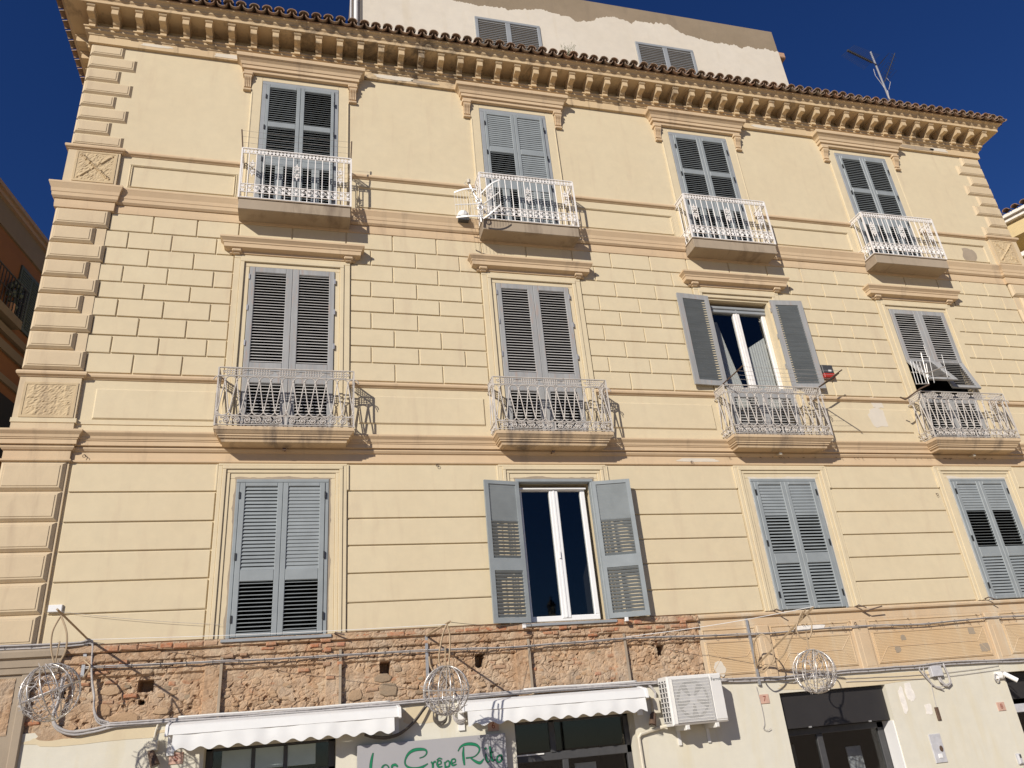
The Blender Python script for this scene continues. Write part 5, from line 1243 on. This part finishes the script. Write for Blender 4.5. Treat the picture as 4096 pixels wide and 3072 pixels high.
# white folding dryer on the second top balcony
t=thing('folding_dryer','white curved folding clothes dryer hung on the second top balcony','clothes dryer',(2.7,-.45,9.5))
def arcp(p,q,bow,n=10): p=Vector(p);q=Vector(q); return [p.lerp(q,i/n)+Vector(bow)*math.sin(math.pi*i/n) for i in range(n+1)]
for (p,q,bow) in (((2.25,-.46,10.06),(2.62,-.56,10.08),(0,-.03,.02)),((2.26,-.46,9.545),(2.66,-.56,9.53),(0,-.06,-.03)),((2.71,-.48,10.08),(3.02,-.62,10.29),(0,-.03,.03)),((2.71,-.48,9.55),(2.985,-.62,9.76),(0,-.03,-.03))):
    m=MB(); P=arcp(p,q,bow); V=[];F=[]
    for a in P: V+=[(a.x,a.y,a.z-.014),(a.x,a.y,a.z+.014),(a.x,a.y+.01,a.z+.014),(a.x,a.y+.01,a.z-.014)]
    for i in range(len(P)-1): F+=[(4*i+j,4*i+(j+1)%4,4*i+4+(j+1)%4,4*i+4+j) for j in range(4)]
    m.add(V,F); part('curved_rail',m,M['pvc'],t)
for (p,q) in (((2.26,-.46,9.80),(2.64,-.55,9.79)),((2.71,-.48,9.83),(3.0,-.62,10.03))):
    m=MB(); m.tube([p,q],.010,6); part('bar',m,M['pvc'],t)
for k_i in range(9):
    f=k_i/8
    for (a,b,c_,d) in (((2.25,-.46,10.06),(2.62,-.56,10.08),(2.26,-.46,9.545),(2.66,-.56,9.53)),((2.71,-.48,10.08),(3.02,-.62,10.29),(2.71,-.48,9.55),(2.985,-.62,9.76))):
        p=Vector(a).lerp(Vector(b),f); q=Vector(c_).lerp(Vector(d),f); m=MB(); m.tube([p,q],.0025,4); part('wire',m,M['pvc'],t)
t=thing('balcony_lamp','twisted iron pole with rings and small pale lamp on the balcony corner','lamp',(2.66,-.45,9.6))
m=MB(); m.tube([(2.69,-.42,9.52),(2.66,-.50,9.85),(2.55,-.50,10.12),(2.50,-.50,10.26)],.018,6); part('pole',m,M['galv'],t)
m=MB()
for k_i in range(9):
    f=k_i/8; p=Vector((2.66,-.52,9.72)).lerp(Vector((2.51,-.52,10.22)),f); s=1 if k_i%2 else -1; ring(m,p.x+s*.045,p.y,p.z,.036,.005,10,4)
part('rings',m,M['wire'],t)
m=MB(); ring(m,2.64,-.54,9.86,.045,.012,12,6,sq=1.2); ring(m,2.66,-.54,9.72,.04,.012,12,6,sq=1.3); part('white_hoops',m,M['pvc'],t)
m=MB(); m.ball((2.50,-.52,10.29),.035,8,6); m.tube([(2.50,-.52,10.24),(2.50,-.52,10.29)],.03,8); part('bulb',m,M['brass'],t)
t=thing('wall_lamp','white round bulkhead wall lamp left of the second top balcony','lamp',(2.42,-.12,9.6)); m=MB(); m.tube([(2.46,0,9.87),(2.46,-.10,9.85)],.10,14); part('base',m,M['box_grey'],t); m=MB(); m.ball((2.45,-.14,9.84),.10,12,8); part('globe',m,M['pvc'],t,smooth=True); m=MB(); m.box(2.36,2.54,-.2,-.05,9.72,9.80); part('shade',m,M['dark_grey'],t)
# dryer rack on the far right balcony
t=thing('drying_rack','white wire drying rack tied to the far right balcony rail','drying rack',(10.6,-.4,6.7))
def wires(L,rad,mt,name):
    for p,q in L: m=MB(); m.tube([p,q],rad,5); part(name,m,M[mt],t)
wires([((10.37,-.46,7.22),(10.335,-.46,6.775)),((10.43,-.46,7.225),(10.40,-.46,6.78)),((10.50,-.46,7.23),(10.47,-.46,6.785)),((10.57,-.46,7.22),(10.55,-.46,6.79)),((10.80,-.45,7.575),(10.80,-.45,7.33)),((10.83,-.45,7.35),(10.74,-.45,6.815)),((11.13,-.45,7.40),(11.075,-.45,6.93))],.0045,'pvc','wire')
wires([((10.33,-.45,7.005),(10.62,-.45,7.01)),((10.62,-.45,6.99),(11.11,-.45,7.16)),((10.335,-.45,6.775),(10.60,-.45,6.79)),((10.45,-.45,7.05),(10.56,-.45,7.18)),((10.72,-.44,7.2),(10.66,-.44,6.92)),((10.69,-.44,7.42),(10.62,-.44,6.78))],.010,'galv','bar')
wires([((10.60,-.47,6.77),(10.42,-.42,6.70)),((10.42,-.42,6.70),(10.05,-.40,6.49)),((10.05,-.40,6.49),(9.95,-.40,6.53))],.014,'rust','arm')
# red and black box on the wall
t=thing('alarm_box','small black and red box fixed right of the opened shutter','box',(8.9,-.06,7.0)); m=MB(); m.bev(8.80,9.02,-.09,-.004,7.12,7.28,.008); part('body',m,M['dark_grey'],t); m=MB(); m.bev(8.80,9.02,-.10,-.004,7.03,7.115,.008); part('red_base',m,M['red'],t); m=MB(); m.box(8.91,8.97,-.094,-.09,7.15,7.18); part('label',m,M['pvc'],t)
m=MB(); m.tube([(8.385,-.36,6.69),(8.68,-.36,6.85),(8.87,-.36,6.975)],.012,5); o=link('balcony_pole',m.mesh('balcony_pole',M['black'])); tag(o,'short black pole leaning out at the right end of the opened shutter balcony','pole')
